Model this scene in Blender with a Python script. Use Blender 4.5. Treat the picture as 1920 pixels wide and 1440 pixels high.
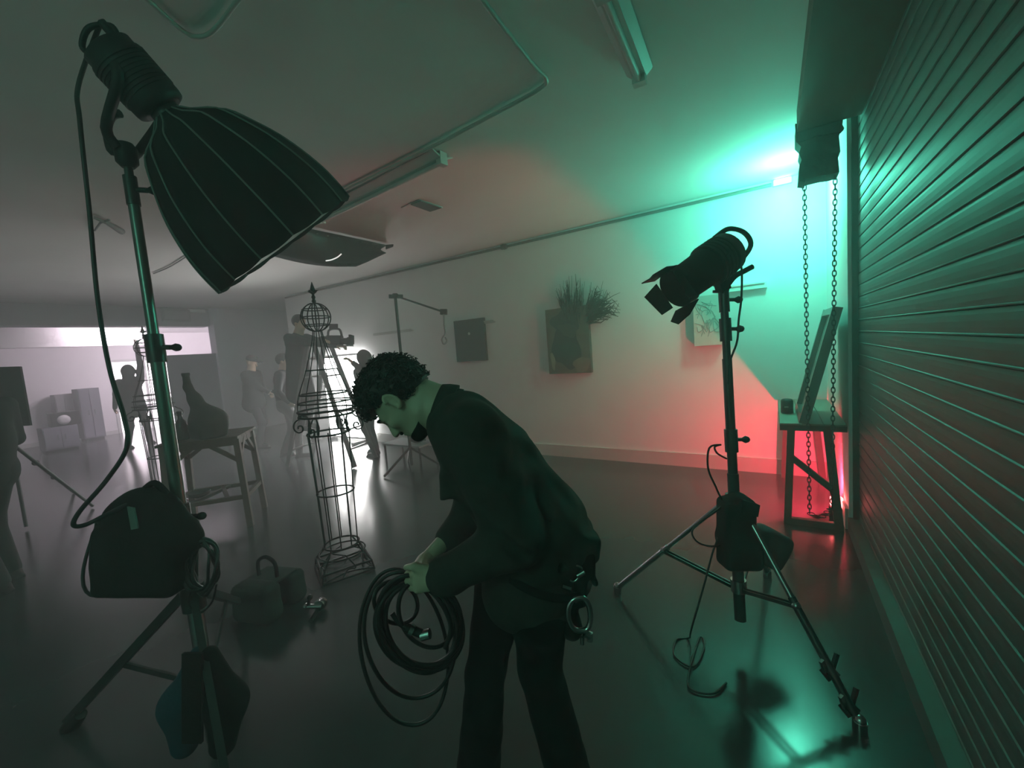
import bpy, math, random
import numpy as np
from mathutils import Matrix, Vector
random.seed(7); rng = np.random.default_rng(7)
scn = bpy.context.scene
COL = scn.collection
for o in list(bpy.data.objects): bpy.data.objects.remove(o)

# ---------------------------------------------------------------- camera
def nrm(v):
    v = np.array(v, float); return v/np.linalg.norm(v)
F, H = 779.0, 1.55
_dy = nrm([(1448-960)/F, (720-616)/F, -1]); _dx = -nrm([(-278-960)/F, (720-747)/F, -1])
_b, _c = nrm(_dy-_dx), nrm(_dy+_dx)
_Y = nrm(_b+_c); _X = -nrm(_b-_c); _Z = np.cross(_X, _Y)
R = np.stack([_X, _Y, _Z], 0); C = np.array([0, 0, H])
cd = bpy.data.cameras.new('camera'); cam = bpy.data.objects.new('camera', cd); COL.objects.link(cam)
cd.sensor_width = 36; cd.lens = F/1920*36; cd.clip_start = .02; cd.clip_end = 100
cam.matrix_world = Matrix.Translation(C.tolist()) @ Matrix(R.tolist()).to_4x4()
scn.camera = cam
# measuring helpers: a pixel of the photograph to a point in the room
def ray(px, py): return R @ np.array([(px-960)/F, (720-py)/F, -1.0])
def fl(px, py, z=0):
    r = ray(px, py); return C+r*((z-H)/r[2])
def onx(px, py, x):
    r = ray(px, py); return C+r*(x/r[0])
def ony(px, py, y):
    r = ray(px, py); return C+r*(y/r[1])
def at(px, py, d): return C+ray(px, py)*d
RIGHT, UP, FWD = R[:, 0], R[:, 1], -R[:, 2]
V = lambda *a: np.array(a, float)

# ---------------------------------------------------------------- light, haze, exposure
EXPOSURE = 0.3
GREEN = (.12, 1.0, .66); RED = (1.0, .03, .075); WHITE = (1.0, .98, .96); PINK = (1.0, .85, .95)
E_GREEN, E_RED, E_PANEL, E_DOOR, E_BACK, E_GREEN_FILL = 47, 76, 12.5, 4.0, 170, 38
HAZE = .05
scn.view_settings.view_transform = 'Standard'; scn.view_settings.look = 'None'
scn.view_settings.exposure = EXPOSURE; scn.view_settings.gamma = 1; scn.view_settings.use_curve_mapping = False
scn.cycles.use_denoising = True
scn.cycles.max_bounces = 8; scn.cycles.volume_bounces = 3; scn.cycles.diffuse_bounces = 6; scn.cycles.glossy_bounces = 2
scn.cycles.use_light_tree = False; scn.cycles.adaptive_threshold = .06
scn.cycles.sample_clamp_indirect = 4; scn.cycles.caustics_reflective = False; scn.cycles.caustics_refractive = False
W = bpy.data.worlds.new('studio_air'); scn.world = W; W.use_nodes = True
nt = W.node_tree; bg = nt.nodes['Background']; bg.inputs[0].default_value = (0, 0, 0, 1); bg.inputs[1].default_value = 0
vs = nt.nodes.new('ShaderNodeVolumeScatter'); vs.inputs['Density'].default_value = HAZE; vs.inputs['Anisotropy'].default_value = .45
vs.inputs['Color'].default_value = (.93, .95, .95, 1)
nt.links.new(vs.outputs[0], nt.nodes['World Output'].inputs['Volume'])
def lamp_light(name, kind, loc, col, e, parent, **kw):
    l = bpy.data.lights.new(name, kind); l.color = col; l.energy = e
    for k, v in kw.items(): setattr(l, k, v)
    o = bpy.data.objects.new(name, l); COL.objects.link(o)
    o.parent = parent; o.location = np.array(loc)-wloc(parent); return o

# ---------------------------------------------------------------- materials
MATS = {}
def mat(name, col, rough=.6, metal=0., var=.12, scale=6., bump=0., emit=None, es=0., coat=0., rvar=0., sample=False, spec=.5):
    if name in MATS: return MATS[name]
    m = bpy.data.materials.new(name); m.use_nodes = True; MATS[name] = m
    t = m.node_tree; b = t.nodes['Principled BSDF']
    b.inputs['Roughness'].default_value = rough; b.inputs['Metallic'].default_value = metal; b.inputs['Specular IOR Level'].default_value = spec
    tc = t.nodes.new('ShaderNodeTexCoord'); nz = t.nodes.new('ShaderNodeTexNoise')
    nz.inputs['Scale'].default_value = scale; nz.inputs['Detail'].default_value = 5
    t.links.new(tc.outputs['Object'], nz.inputs['Vector'])
    mx = t.nodes.new('ShaderNodeMix'); mx.data_type = 'RGBA'
    mx.inputs['A'].default_value = (*[c*(1-var) for c in col], 1); mx.inputs['B'].default_value = (*[min(1, c*(1+var)) for c in col], 1)
    t.links.new(nz.outputs['Fac'], mx.inputs['Factor']); t.links.new(mx.outputs['Result'], b.inputs['Base Color'])
    if bump:
        bp = t.nodes.new('ShaderNodeBump'); bp.inputs['Strength'].default_value = bump; bp.inputs['Distance'].default_value = .01
        t.links.new(nz.outputs['Fac'], bp.inputs['Height']); t.links.new(bp.outputs[0], b.inputs['Normal'])
    if rvar:
        mr = t.nodes.new('ShaderNodeMapRange'); mr.inputs['To Min'].default_value = rough-rvar; mr.inputs['To Max'].default_value = rough+rvar
        t.links.new(nz.outputs['Fac'], mr.inputs['Value']); t.links.new(mr.outputs[0], b.inputs['Roughness'])
    if coat: b.inputs['Coat Weight'].default_value = coat
    if emit:
        b.inputs['Emission Color'].default_value = (*emit, 1); b.inputs['Emission Strength'].default_value = es
        if not sample: m.cycles.emission_sampling = 'NONE'
    return m
M_WALL = mat('painted_plaster', (.84, .85, .85), .75, var=.05, scale=3, bump=.08)
M_CEIL = mat('ceiling_paint', (.76, .76, .74), .8, var=.06, scale=2, bump=.06)
M_FLOOR = mat('polished_floor', (.04, .043, .046), .19, var=.18, scale=2.2, rvar=.03)
M_SKIRT = mat('skirting_paint', (.55, .56, .54), .6, var=.05)
M_BACKW = mat('back_room_paint', (.76, .74, .76), .7, var=.05)
M_GREYW = mat('alcove_grey_paint', (.60, .59, .66), .75, var=.05)
M_BEAM = mat('beam_grey_paint', (.32, .32, .34), .7, var=.06)
M_SLAT = mat('shutter_steel', (.10, .112, .108), .55, .0, var=.10, scale=9)
M_GUIDE = mat('shutter_guide_steel', (.05, .055, .055), .5, .4)
M_KERB = mat('shutter_sill_metal', (.11, .12, .115), .6, .0, var=.15)
M_BULK = mat('bulkhead_brown', (.15, .085, .075), .75, spec=.2)
M_BLACK = mat('matte_black_plastic', (.009, .010, .010), .55, spec=.3)
M_FABRIC = mat('black_nylon', (.007, .008, .008), .85, scale=60, bump=.15, spec=.2)
M_CHROME = mat('chromed_steel', (.45, .46, .46), .25, 1., var=.08)
M_DARKST = mat('dark_stand_steel', (.05, .055, .055), .38, .6)
M_STEEL = mat('greenish_stand_steel', (.16, .18, .17), .33, .7)
M_RUBBER = mat('black_rubber', (.008, .008, .008), .7)
M_IRON = mat('black_wrought_iron', (.016, .016, .017), .55, .3, scale=40, bump=.2)
M_WOOD = mat('rustic_brown_wood', (.085, .055, .04), .7, var=.35, scale=14, bump=.2)
M_BWOOD = mat('dark_bench_wood', (.06, .05, .042), .6, var=.3, scale=12)
M_BTOP = mat('bench_top_wood', (.24, .22, .18), .5, var=.2, scale=10)
M_CHAIN = mat('chain_steel', (.05, .05, .05), .45, .7)
M_CABLE = mat('black_cable_rubber', (.010, .011, .011), .5)
M_WHITEP = mat('white_fitting_enamel', (.55, .57, .55), .5, var=.05)
M_PIPE = mat('painted_conduit', (.42, .42, .40), .5, var=.06)
M_SKIN = mat('skin', (.52, .36, .27), .5, var=.08, scale=18)
M_HAIR = mat('black_hair', (.010, .009, .009), .6)
M_JACK = mat('dark_work_jacket', (.032, .034, .030), .9, var=.2, scale=30, bump=.15, spec=.2)
M_TROU = mat('black_trousers', (.005, .0055, .006), .9, var=.2, scale=30, spec=.15)

# ---------------------------------------------------------------- mesh helpers
def wloc(o):
    p = np.zeros(3)
    while o is not None:
        p = p+np.array(o.location); o = o.parent
    return p
def frame(d):
    d = nrm(d); a = V(0, 0, 1) if abs(d[2]) < .9 else V(1, 0, 0)
    u = nrm(np.cross(a, d)); return u, np.cross(d, u), d
class MB:
    def __init__(s): s.v, s.f, s.sm, s.n = [], [], [], 0
    def add(s, vs, fs, smooth=False):
        vs = np.asarray(vs, float).reshape(-1, 3); o = s.n
        s.v.append(vs); s.n += len(vs)
        s.f += [tuple(int(i)+o for i in f) for f in fs]; s.sm += [smooth]*len(fs); return s
    def box(s, c, size, ax=None, taper=1.):
        x, y, z = [q/2 for q in size]; A = np.eye(3) if ax is None else np.array(ax)
        P = []
        for k, t in ((-1, 1.), (1, taper)):
            P += [(-x*t, -y*t, k*z), (x*t, -y*t, k*z), (x*t, y*t, k*z), (-x*t, y*t, k*z)]
        return s.add(np.array(c)+np.array(P) @ A, [(3, 2, 1, 0), (4, 5, 6, 7), (0, 1, 5, 4), (1, 2, 6, 5), (2, 3, 7, 6), (3, 0, 4, 7)])
    def span(s, lo, hi):
        lo, hi = np.array(lo, float), np.array(hi, float); return s.box((lo+hi)/2, hi-lo)
    def bar(s, a, b, w, h, side=None):
        a, b = np.array(a, float), np.array(b, float); u, v, d = frame(b-a)
        if side is not None:
            u = nrm(np.array(side)-d*np.dot(side, d)); v = np.cross(d, u)
        return s.box((a+b)/2, (w, h, np.linalg.norm(b-a)), (u, v, d))
    def cyl(s, a, b, r, r1=None, n=14):
        return s.lathe(a, np.array(b, float)-np.array(a, float), [(0, r), (1, r if r1 is None else r1)], n)
    def lathe(s, o, axis, prof, n=20, cap=True):
        o, axis = np.array(o, float), np.array(axis, float); u, v, d = frame(axis)
        th = np.arange(n)*2*math.pi/n; ring = np.cos(th)[:, None]*u+np.sin(th)[:, None]*v
        P = [o+axis*t+ring*r for t, r in prof]; fs = []
        for i in range(len(prof)-1):
            fs += [(i*n+j, i*n+(j+1) % n, (i+1)*n+(j+1) % n, (i+1)*n+j) for j in range(n)]
        s.add(np.concatenate(P), fs, True)
        if cap:
            s.add(P[0], [tuple(range(n))[::-1]]); s.add(P[-1], [tuple(range(n))])
        return s
    def tube(s, pts, r, n=8, closed=False, caps=True):
        p = np.array(pts, float); m = len(p); rr = np.broadcast_to(np.asarray(r, float), (m,))
        if closed: t = np.roll(p, -1, 0)-np.roll(p, 1, 0)
        else:
            t = np.gradient(p, axis=0)
        t /= np.linalg.norm(t, axis=1)[:, None]+1e-12
        u = frame(t[0])[0]; th = np.arange(n)*2*math.pi/n; P = []
        for i in range(m):
            u = u-t[i]*np.dot(u, t[i]); u /= np.linalg.norm(u)+1e-12; w = np.cross(t[i], u)
            P.append(p[i]+(np.cos(th)[:, None]*u+np.sin(th)[:, None]*w)*rr[i])
        fs = []
        for i in range(m if closed else m-1):
            k = (i+1) % m
            fs += [(i*n+j, i*n+(j+1) % n, k*n+(j+1) % n, k*n+j) for j in range(n)]
        s.add(np.concatenate(P), fs, True)
        if not closed and caps:
            s.add(P[0], [tuple(range(n))[::-1]]); s.add(P[-1], [tuple(range(n))])
        return s
    def ring(s, c, axis, rad, r, n=32, k=8, arc=(0, 2*math.pi), ell=1.):
        u, v, d = frame(axis); full = abs(arc[1]-arc[0]-2*math.pi) < 1e-6
        th = np.linspace(arc[0], arc[1], n, endpoint=not full)
        return s.tube(np.array(c)+np.cos(th)[:, None]*u*rad+np.sin(th)[:, None]*v*rad*ell, r, k, closed=full)
    def ball(s, c, r, n=14, ax=None):
        r = np.broadcast_to(np.asarray(r, float), (3,)); A = np.eye(3) if ax is None else np.array(ax)
        m = max(6, n//2); P = [(0, 0, -1)]
        for i in range(1, m):
            ph = -math.pi/2+math.pi*i/m
            P += [(math.cos(ph)*math.cos(2*math.pi*j/n), math.cos(ph)*math.sin(2*math.pi*j/n), math.sin(ph)) for j in range(n)]
        P.append((0, 0, 1)); L = len(P)-1
        fs = [(0, 1+(j+1) % n, 1+j) for j in range(n)]
        for i in range(m-2):
            a = 1+i*n; fs += [(a+j, a+(j+1) % n, a+n+(j+1) % n, a+n+j) for j in range(n)]
        a = 1+(m-2)*n; fs += [(a+j, a+(j+1) % n, L) for j in range(n)]
        return s.add(np.array(c)+(np.array(P)*r) @ A, fs, True)
    def prism(s, poly, vec):
        p = np.array(poly, float); n = len(p); q = p+np.array(vec)
        return s.add(np.concatenate([p, q]), [tuple(range(n))[::-1], tuple(range(n, 2*n))]+[(i, (i+1) % n, n+(i+1) % n, n+i) for i in range(n)])
    def sheet(s, G, th, smooth=True):
        G = np.array(G, float); a, b = G.shape[:2]
        N = np.cross(np.gradient(G, axis=0), np.gradient(G, axis=1)); N /= np.linalg.norm(N, axis=2, keepdims=True)+1e-9
        A, B = (G+N*th/2).reshape(-1, 3), (G-N*th/2).reshape(-1, 3); id = lambda i, j: i*b+j; fs = []
        for i in range(a-1):
            for j in range(b-1):
                q = (id(i, j), id(i+1, j), id(i+1, j+1), id(i, j+1)); fs += [q, tuple(x+a*b for x in q[::-1])]
        rim = [id(i, 0) for i in range(a)]+[id(a-1, j) for j in range(1, b)]+[id(i, b-1) for i in range(a-2, -1, -1)]+[id(0, j) for j in range(b-2, 0, -1)]
        for k in range(len(rim)):
            i, j = rim[k], rim[(k+1) % len(rim)]; fs.append((j, i, i+a*b, j+a*b))
        return s.add(np.concatenate([A, B]), fs, smooth)
    def mesh(s, name, off):
        me = bpy.data.meshes.new(name)
        me.from_pydata((np.concatenate(s.v)-off).tolist(), [], s.f)
        me.polygons.foreach_set('use_smooth', s.sm); me.validate(); me.update(); return me
    def build(s, name, m, parent=None, label=None):
        vv = np.concatenate(s.v)
        off = wloc(parent) if parent is not None else V(*((vv[:, :2].min(0)+vv[:, :2].max(0))/2), vv[:, 2].min())
        me = s.mesh(name, off); me.materials.append(m)
        o = bpy.data.objects.new(name, me); COL.objects.link(o)
        if parent is not None: o.parent = parent
        else: o.location = off
        if label: o['label'] = label
        return o
def thing(name, label, cat, loc, group=None):
    o = bpy.data.objects.new(name, None); COL.objects.link(o); o.location = loc; o.empty_display_size = .1
    return tag(o, label, cat, group)
def tag(o, label, cat, group=None):
    o['label'] = label; o['category'] = cat
    if group: o['group'] = group
    return o
def struct(o): o['kind'] = 'structure'; return o
def copy_tree(o, parent=None):
    c = o.copy(); COL.objects.link(c); c.parent = parent
    for ch in list(o.children): copy_tree(ch, c)
    return c
def spline(pts, n=40, closed=False):
    p = np.array(pts, float); m = len(p); out = []
    segs = m if closed else m-1
    for i in range(segs):
        if closed: a, b, c, d = p[(i-1) % m], p[i], p[(i+1) % m], p[(i+2) % m]
        else: a, b, c, d = p[max(i-1, 0)], p[i], p[i+1], p[min(i+2, m-1)]
        k = max(2, n//segs)
        for t in np.arange(k)/k:
            out.append(.5*((2*b)+(c-a)*t+(2*a-5*b+4*c-d)*t*t+(3*b-a-3*c+d)*t**3))
    if not closed: out.append(p[-1])
    return np.array(out)

# ---- smooth-union body modelling: round cones and ellipsoids blended on a grid, skinned with surface nets
def cap(a, b, ra, rb=None, k=.03, w=None, fac=1., op=1): return dict(t=0, a=np.array(a, float), b=np.array(b, float), ra=ra, rb=ra if rb is None else rb, k=k, w=w, fac=fac, op=op)
def ell(c, r, A=None, k=.02, op=1): return dict(t=1, c=np.array(c, float), r=np.array(r, float), A=np.eye(3) if A is None else np.array(A), k=k, op=op)
def rbx(c, h, A=None, r=.02, k=.02, op=1): return dict(t=2, c=np.array(c, float), h=np.array(h, float), A=np.eye(3) if A is None else np.array(A), r=r, k=k, op=op)
def sdf(prims, res, mb=None):
    def bb(p):
        if p['t'] == 0:
            r = max(p['ra'], p['rb'])*max(1, p['fac']); return np.minimum(p['a'], p['b'])-r, np.maximum(p['a'], p['b'])+r
        r = np.linalg.norm(p['h'])+p['r'] if p['t'] == 2 else p['r'].max(); return p['c']-r, p['c']+r
    bbs = [bb(p) for p in prims]
    lo = np.min([b[0] for b, p in zip(bbs, prims) if p['op'] > 0], 0)-4*res; hi = np.max([b[1] for b, p in zip(bbs, prims) if p['op'] > 0], 0)+4*res
    n = np.ceil((hi-lo)/res).astype(int)+1
    D = np.full(n, .3, np.float32); ax = [lo[i]+res*np.arange(n[i]) for i in range(3)]
    for p, (l, h) in zip(prims, bbs):
        pad = p['k']+3*res
        i0 = np.clip(((l-pad-lo)/res).astype(int), 0, n-1); i1 = np.clip(((h+pad-lo)/res).astype(int)+2, 1, n)
        if (i1 <= i0).any(): continue
        sl = tuple(slice(a, b) for a, b in zip(i0, i1))
        P = np.stack(np.meshgrid(*[ax[i][sl[i]] for i in range(3)], indexing='ij'), -1).astype(np.float32)
        if p['t'] == 0:
            q = P-p['a'].astype(np.float32); ba = p['b']-p['a']
            if p['w'] is not None:
                w = np.array(p['w'], np.float32); s = 1/p['fac']-1
                q = q+(q @ w)[..., None]*w*s; ba = ba+np.dot(ba, w)*np.array(w)*s
            ba = ba.astype(np.float32); t = np.clip(q @ ba/max(1e-9, float(ba @ ba)), 0, 1)
            d = np.linalg.norm(q-t[..., None]*ba, axis=-1)-(p['ra']+(p['rb']-p['ra'])*t)
        else:
            q = (P-p['c'].astype(np.float32)) @ p['A'].T.astype(np.float32)
            if p['t'] == 1:
                k0 = np.linalg.norm(q/p['r'], axis=-1); k1 = np.linalg.norm(q/p['r']**2, axis=-1)+1e-6; d = k0*(k0-1)/k1
            else:
                a = np.abs(q)-p['h']; d = np.linalg.norm(np.maximum(a, 0), axis=-1)+np.minimum(a.max(-1), 0)-p['r']
        d = d.astype(np.float32); o = D[sl]; k = p['k']
        if p['op'] > 0:
            hh = np.clip(.5+.5*(d-o)/k, 0, 1); D[sl] = d+(o-d)*hh-k*hh*(1-hh)
        else:
            hh = np.clip(.5-.5*(o+d)/k, 0, 1); D[sl] = o+(-d-o)*hh+k*hh*(1-hh)
    S = D < 0
    cor = [(i, j, k) for i in (0, 1) for j in (0, 1) for k in (0, 1)]
    cnt = sum(S[i:n[0]-1+i, j:n[1]-1+j, k:n[2]-1+k].astype(np.int8) for i, j, k in cor)
    act = (cnt > 0) & (cnt < 8); idx = np.argwhere(act); ID = np.full(act.shape, -1, np.int64); ID[act] = np.arange(len(idx))
    acc = np.zeros((len(idx), 3)); num = np.zeros(len(idx))
    vals = {c: D[idx[:, 0]+c[0], idx[:, 1]+c[1], idx[:, 2]+c[2]] for c in cor}
    for c in cor:
        for a in range(3):
            if c[a]: continue
            e = list(c); e[a] = 1; e = tuple(e); x, y = vals[c], vals[e]; m = (x < 0) != (y < 0)
            t = np.where(m, x/(x-y+1e-12), 0); pt = np.array(c, float)[None]+0*acc; pt[:, a] += t
            acc[m] += pt[m]; num[m] += 1
    vert = lo+(idx+acc/num[:, None])*res; faces = []
    for a in range(3):
        b, c = (a+1) % 3, (a+2) % 3
        A0 = [slice(None)]*3; A1 = [slice(None)]*3; A0[a] = slice(0, n[a]-1); A1[a] = slice(1, n[a])
        ch = S[tuple(A0)] != S[tuple(A1)]; e = np.argwhere(ch)
        e = e[(e[:, b] > 0) & (e[:, c] > 0) & (e[:, b] < n[b]-1) & (e[:, c] < n[c]-1)]
        def g(db, dc):
            q = e.copy(); q[:, b] += db; q[:, c] += dc; return ID[q[:, 0], q[:, 1], q[:, 2]]
        Q = np.stack([g(-1, -1), g(0, -1), g(0, 0), g(-1, 0)], 1)
        inside = S[e[:, 0], e[:, 1], e[:, 2]]; Q[~inside] = Q[~inside][:, ::-1]; faces.append(Q)
    mb = mb or MB(); return mb.add(vert, np.concatenate(faces), True)
# ================================================================ THE ROOM
PW, CZ, XW = 5.15, 3.03, .46
def slab(name, lo, hi, m): return struct(MB().span(lo, hi).build(name, m))
slab('floor', (-16.2, -4.2, -.1), (.9, 8.7, 0), M_FLOOR)
slab('ceiling', (-11.4, -4.2, CZ), (.9, 8.7, CZ+.1), M_CEIL)
slab('ceiling_back_room', (-16.2, -4.2, 2.82), (-11.8, 7.2, 2.92), M_BACKW)
slab('wall_far', (-8.86, PW, 0), (.9, PW+.2, CZ), M_WALL)
slab('wall_alcove_side', (-8.86, PW+.2, 0), (-8.66, 8.5, CZ), M_WALL)
slab('wall_alcove_end', (-11.4, 8.5, 0), (-8.66, 8.7, CZ), M_WALL)
slab('wall_alcove_back', (-11.5, 4.72, 0), (-11.2, 8.5, CZ), M_GREYW)
slab('wall_near', (-16.2, -4.2, 0), (.9, -4.0, CZ), M_WALL)
slab('wall_right', (XW, 3.83, 0), (.7, PW, CZ), M_WALL)
slab('wall_behind_shutter', (.62, -4.0, 0), (.8, 3.83, CZ), M_BEAM)
bw = MB()
DY0, DY1, DZ = 3.95, 5.35, 2.0
bw.span((-16.0, -4.0, 0), (-15.7, DY0, 2.82)); bw.span((-16.0, DY1, 0), (-15.7, 7.0, 2.82)); bw.span((-16.0, DY0, DZ), (-15.7, DY1, 2.82))
struct(bw.build('wall_left', M_BACKW))
slab('wall_back_room_end', (-16.0, 7.0, 0), (-11.5, 7.2, 2.82), M_BACKW)
slab('trim_1', (-11.8, -4.0, 2.62), (-11.4, 4.72, CZ), M_BEAM)
slab('trim_2', (-12.9, -4.0, 2.30), (-12.75, 3.9, 2.82), M_BACKW)       # lower soffit band inside the back room
slab('baseboard_far', (-8.86, PW-.022, 0), (XW, PW, .16), M_SKIRT)
slab('baseboard_right', (XW-.02, 3.86, 0), (XW, PW-.022, .16), M_SKIRT)
slab('baseboard_left', (-15.7, -4.0, 0), (-15.67, DY0-.08, .1), M_SKIRT)
slab('trim_3', (.17, -3.9, 2.885), (XW+.14, 3.66, CZ), M_BULK)           # bulkhead over the shutter
slab('trim_4', (.452, -3.9, 0), (.56, 3.83, .105), M_KERB)               # sill under the shutter
# lit doorway in the back room
door = bpy.data.objects.new('door_1', None); COL.objects.link(door); door.location = (-15.7, (DY0+DY1)/2, 0); struct(door)
m = MB()
for y0, y1, z0, z1 in ((DY0-.07, DY0, 0, DZ+.07), (DY1, DY1+.07, 0, DZ+.07), (DY0, DY1, DZ, DZ+.07), ((DY0+DY1)/2-.03, (DY0+DY1)/2+.03, 0, DZ)):
    m.span((-15.78, y0, z0), (-15.66, y1, z1))
m.build('door_frame', M_WHITEP, door)
M_DAY = mat('lit_door_glass', (.8, .8, .8), .3, emit=PINK, es=E_DOOR, sample=True)
for a, b in ((DY0, (DY0+DY1)/2-.03), ((DY0+DY1)/2+.03, DY1)):
    MB().span((-15.80, a, 0), (-15.77, b, DZ)).build('door_pane', M_DAY, door)
# fluorescent batten on the back room ceiling (hidden behind the beam)
bt = thing('fluorescent_batten', 'white fluorescent batten on the ceiling of the bright back room', 'light', (-12.25, 4.4, 2.74))
MB().span((-12.31, 2.9, 2.78), (-12.19, 5.9, 2.82)).build('housing', M_WHITEP, bt)
MB().cyl((-12.25, 2.95, 2.765), (-12.25, 5.85, 2.765), .013).build('tube', mat('lit_tube', (.9, .9, .9), emit=PINK, es=3), bt)
l = lamp_light('back_room_light', 'AREA', (-12.28, 4.4, 2.72), PINK, E_BACK, bt, shape='RECTANGLE', size=2.9, size_y=.08)
l.rotation_euler = Vector((-1, 0, -.35)).to_track_quat('-Z', 'Y').to_euler()

# roller shutter: every slat a piece of its own
sh = bpy.data.objects.new('door_2', None); COL.objects.link(sh); sh.location = (.52, 0, 0); struct(sh)
prof = [(.03, 0), (-.002, 0), (-.0065, .002), (-.0065, .0055), (-.002, .008), (-.004, .025), (-.005, .045), (-.004, .065), (-.001, .0785), (.004, .0805), (.03, .0805)]
prof = prof[::-1]
m = MB().prism([(x+.52, -3.9, z) for x, z in prof], (0, 7.70, 0))
sl0 = m.build('slat', M_SLAT, sh); sl0.location = (0, 0, .105)
for i in range(1, 35):
    s = sl0.copy(); COL.objects.link(s); s.parent = sh; s.location = (0, 0, .105+i*.081)
g = MB().span((.482, 3.803, .0), (.62, 3.83, CZ)); g.span((.555, 3.72, .0), (.60, 3.803, CZ)); g.build('guide_rail', M_GUIDE, sh)

# conduit along the top of the far wall
cz = min(ony(945, 463, PW-.02)[2], CZ-.04)
M_DCON = mat('dark_conduit_paint', (.16, .16, .155), .6)
cd_ = thing('wall_conduit', 'thin painted conduit running along the top of the far wall', 'conduit', (-3, PW-.02, cz))
MB().tube([(-8.8, PW-.016, cz), (-4, PW-.016, cz), (.02, PW-.016, cz)], .017).build('pipe', M_DCON, cd_)
j = ony(945, 463, PW-.02); j[2] = cz; MB().box(j, (.09, .045, .06)).cyl(j+V(0, -.03, 0), j+V(0, .02, 0), .035).build('junction_box', M_DCON, cd_)
tag(MB().tube(spline([fl(p, q, CZ-.02) for p, q in ((890, -30), (905, 0), (1000, 122), (1024, 148), (1010, 168), (930, 212), (830, 265), (700, 330), (560, 400))], 60), .012).build('ceiling_conduit', M_PIPE),
    'painted conduit bending across the ceiling towards the long tube light', 'conduit')
tag(MB().tube(spline([fl(p, q, CZ-.02) for p, q in ((230, -40), (282, 4), (340, 56), (370, 69), (400, 58), (445, 2), (490, -60))], 50), .010).build('ceiling_conduit', M_PIPE),
    'V-bent conduit at the top left of the ceiling', 'conduit')

# ceiling fittings
def batten(a, b, label, w=.10):
    a, b = np.array(a), np.array(b); d = nrm(b-a); sd = np.cross(d, V(0, 0, 1)); t = thing('tube_light', label, 'light', (*((a+b)/2)[:2], a[2]-.09))
    MB().bar(a+V(0, 0, -.03), b+V(0, 0, -.03), .07, .05, V(0, 0, 1) if 0 else sd).build('housing', M_WHITEP, t)
    for s in (-1, 1): MB().prism([a+sd*s*.035+V(0, 0, -.05), a+sd*s*w+V(0, 0, -.02), a+sd*s*w+V(0, 0, -.012), a+sd*s*.035+V(0, 0, -.035)], b-a).build('reflector', M_WHITEP, t)
    MB().cyl(a+V(0, 0, -.075)+d*.04, b+V(0, 0, -.075)-d*.04, .017).build('tube', M_WHITEP, t)
    for q, e in ((a, d), (b, -d)): MB().box(q+e*.02+V(0, 0, -.05), (.05, .07, .09), (d, sd, V(0, 0, 1))).build('end_cap', M_WHITEP, t)
a0, a1 = fl(832, 302, CZ-.07), fl(600, 415, CZ-.07); a0[2] = a1[2] = CZ
batten(a0, a1, 'unlit tube light on the ceiling right of the black softbox')
a0, a1 = fl(1200, 146, CZ-.05), fl(1128, -30, CZ-.05); a0[2] = a1[2] = CZ
batten(a0, a1, 'unlit tube light at the top of the green-lit ceiling', .07)
vt = thing('ceiling_vent', 'square ceiling vent with a dark half-open grille', 'vent', fl(790, 388, CZ))
q = [fl(*p, CZ) for p in ((752, 388), (787, 374), (830, 388), (795, 402))]
MB().prism(q, (0, 0, -.012)).build('frame', M_CEIL, vt)
q = [fl(*p, CZ-.012) for p in ((770, 382), (789, 375), (828, 388), (806, 395))]
MB().prism(q, (0, 0, -.012)).build('grille', mat('vent_grille_dark', (.10, .10, .10), .7), vt)
# black foil hood hanging from the ceiling
G = []
for t in np.linspace(0, 1, 14):
    top = fl(470+(727-470)*t, 405+(460-405)*t, CZ-.02); py = 470+30*math.sin(min(1, t*1.55)*math.pi*.5)-(26 if t > .78 else 0)*(t-.78)/.22
    G.append([top+(at(478+(724-478)*t, py, 4.65+.2*t)-top)*s+V(0, -.10, -.02)*math.sin(s*math.pi) for s in np.linspace(0, 1, 7)])
hd = thing('foil_hood', 'dark curled foil hood hanging from the ceiling beyond the softbox', 'hood', fl(620, 450, CZ-.3))
MB().sheet(G, .006).build('foil_sheet', mat('dark_foil', (.05, .053, .056), .45, .3), hd)
MB().prism([at(*p, 4.6) for p in ((724, 460), (738, 459), (737, 463), (724, 468))], -FWD*.02).build('corner_tab', MATS['dark_foil'], hd)
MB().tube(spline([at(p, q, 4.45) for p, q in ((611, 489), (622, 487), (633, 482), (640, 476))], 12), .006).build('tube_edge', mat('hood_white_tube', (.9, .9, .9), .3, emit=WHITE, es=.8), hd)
tag(MB().tube(spline([fl(p, q, CZ-.015) for p, q in ((288, 513), (315, 502), (345, 484), (365, 470))], 16), .008).build('ceiling_cable', M_BEAM), 'short dark cable tacked to the ceiling left of the softbox rim', 'cable')
bk = thing('ceiling_bracket', 'small forked bracket on the ceiling behind the hanging power cable', 'bracket', fl(195, 418, CZ))
MB().tube([fl(176, 408, CZ-.02), fl(200, 418, CZ-.05), fl(228, 434, CZ-.03)], [.012, .016, .03]).build('arm', M_BEAM, bk)
MB().tube([fl(178, 432, CZ-.02), fl(188, 418, CZ-.05), fl(205, 412, CZ-.03)], .009).build('fork', M_BEAM, bk)

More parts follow.
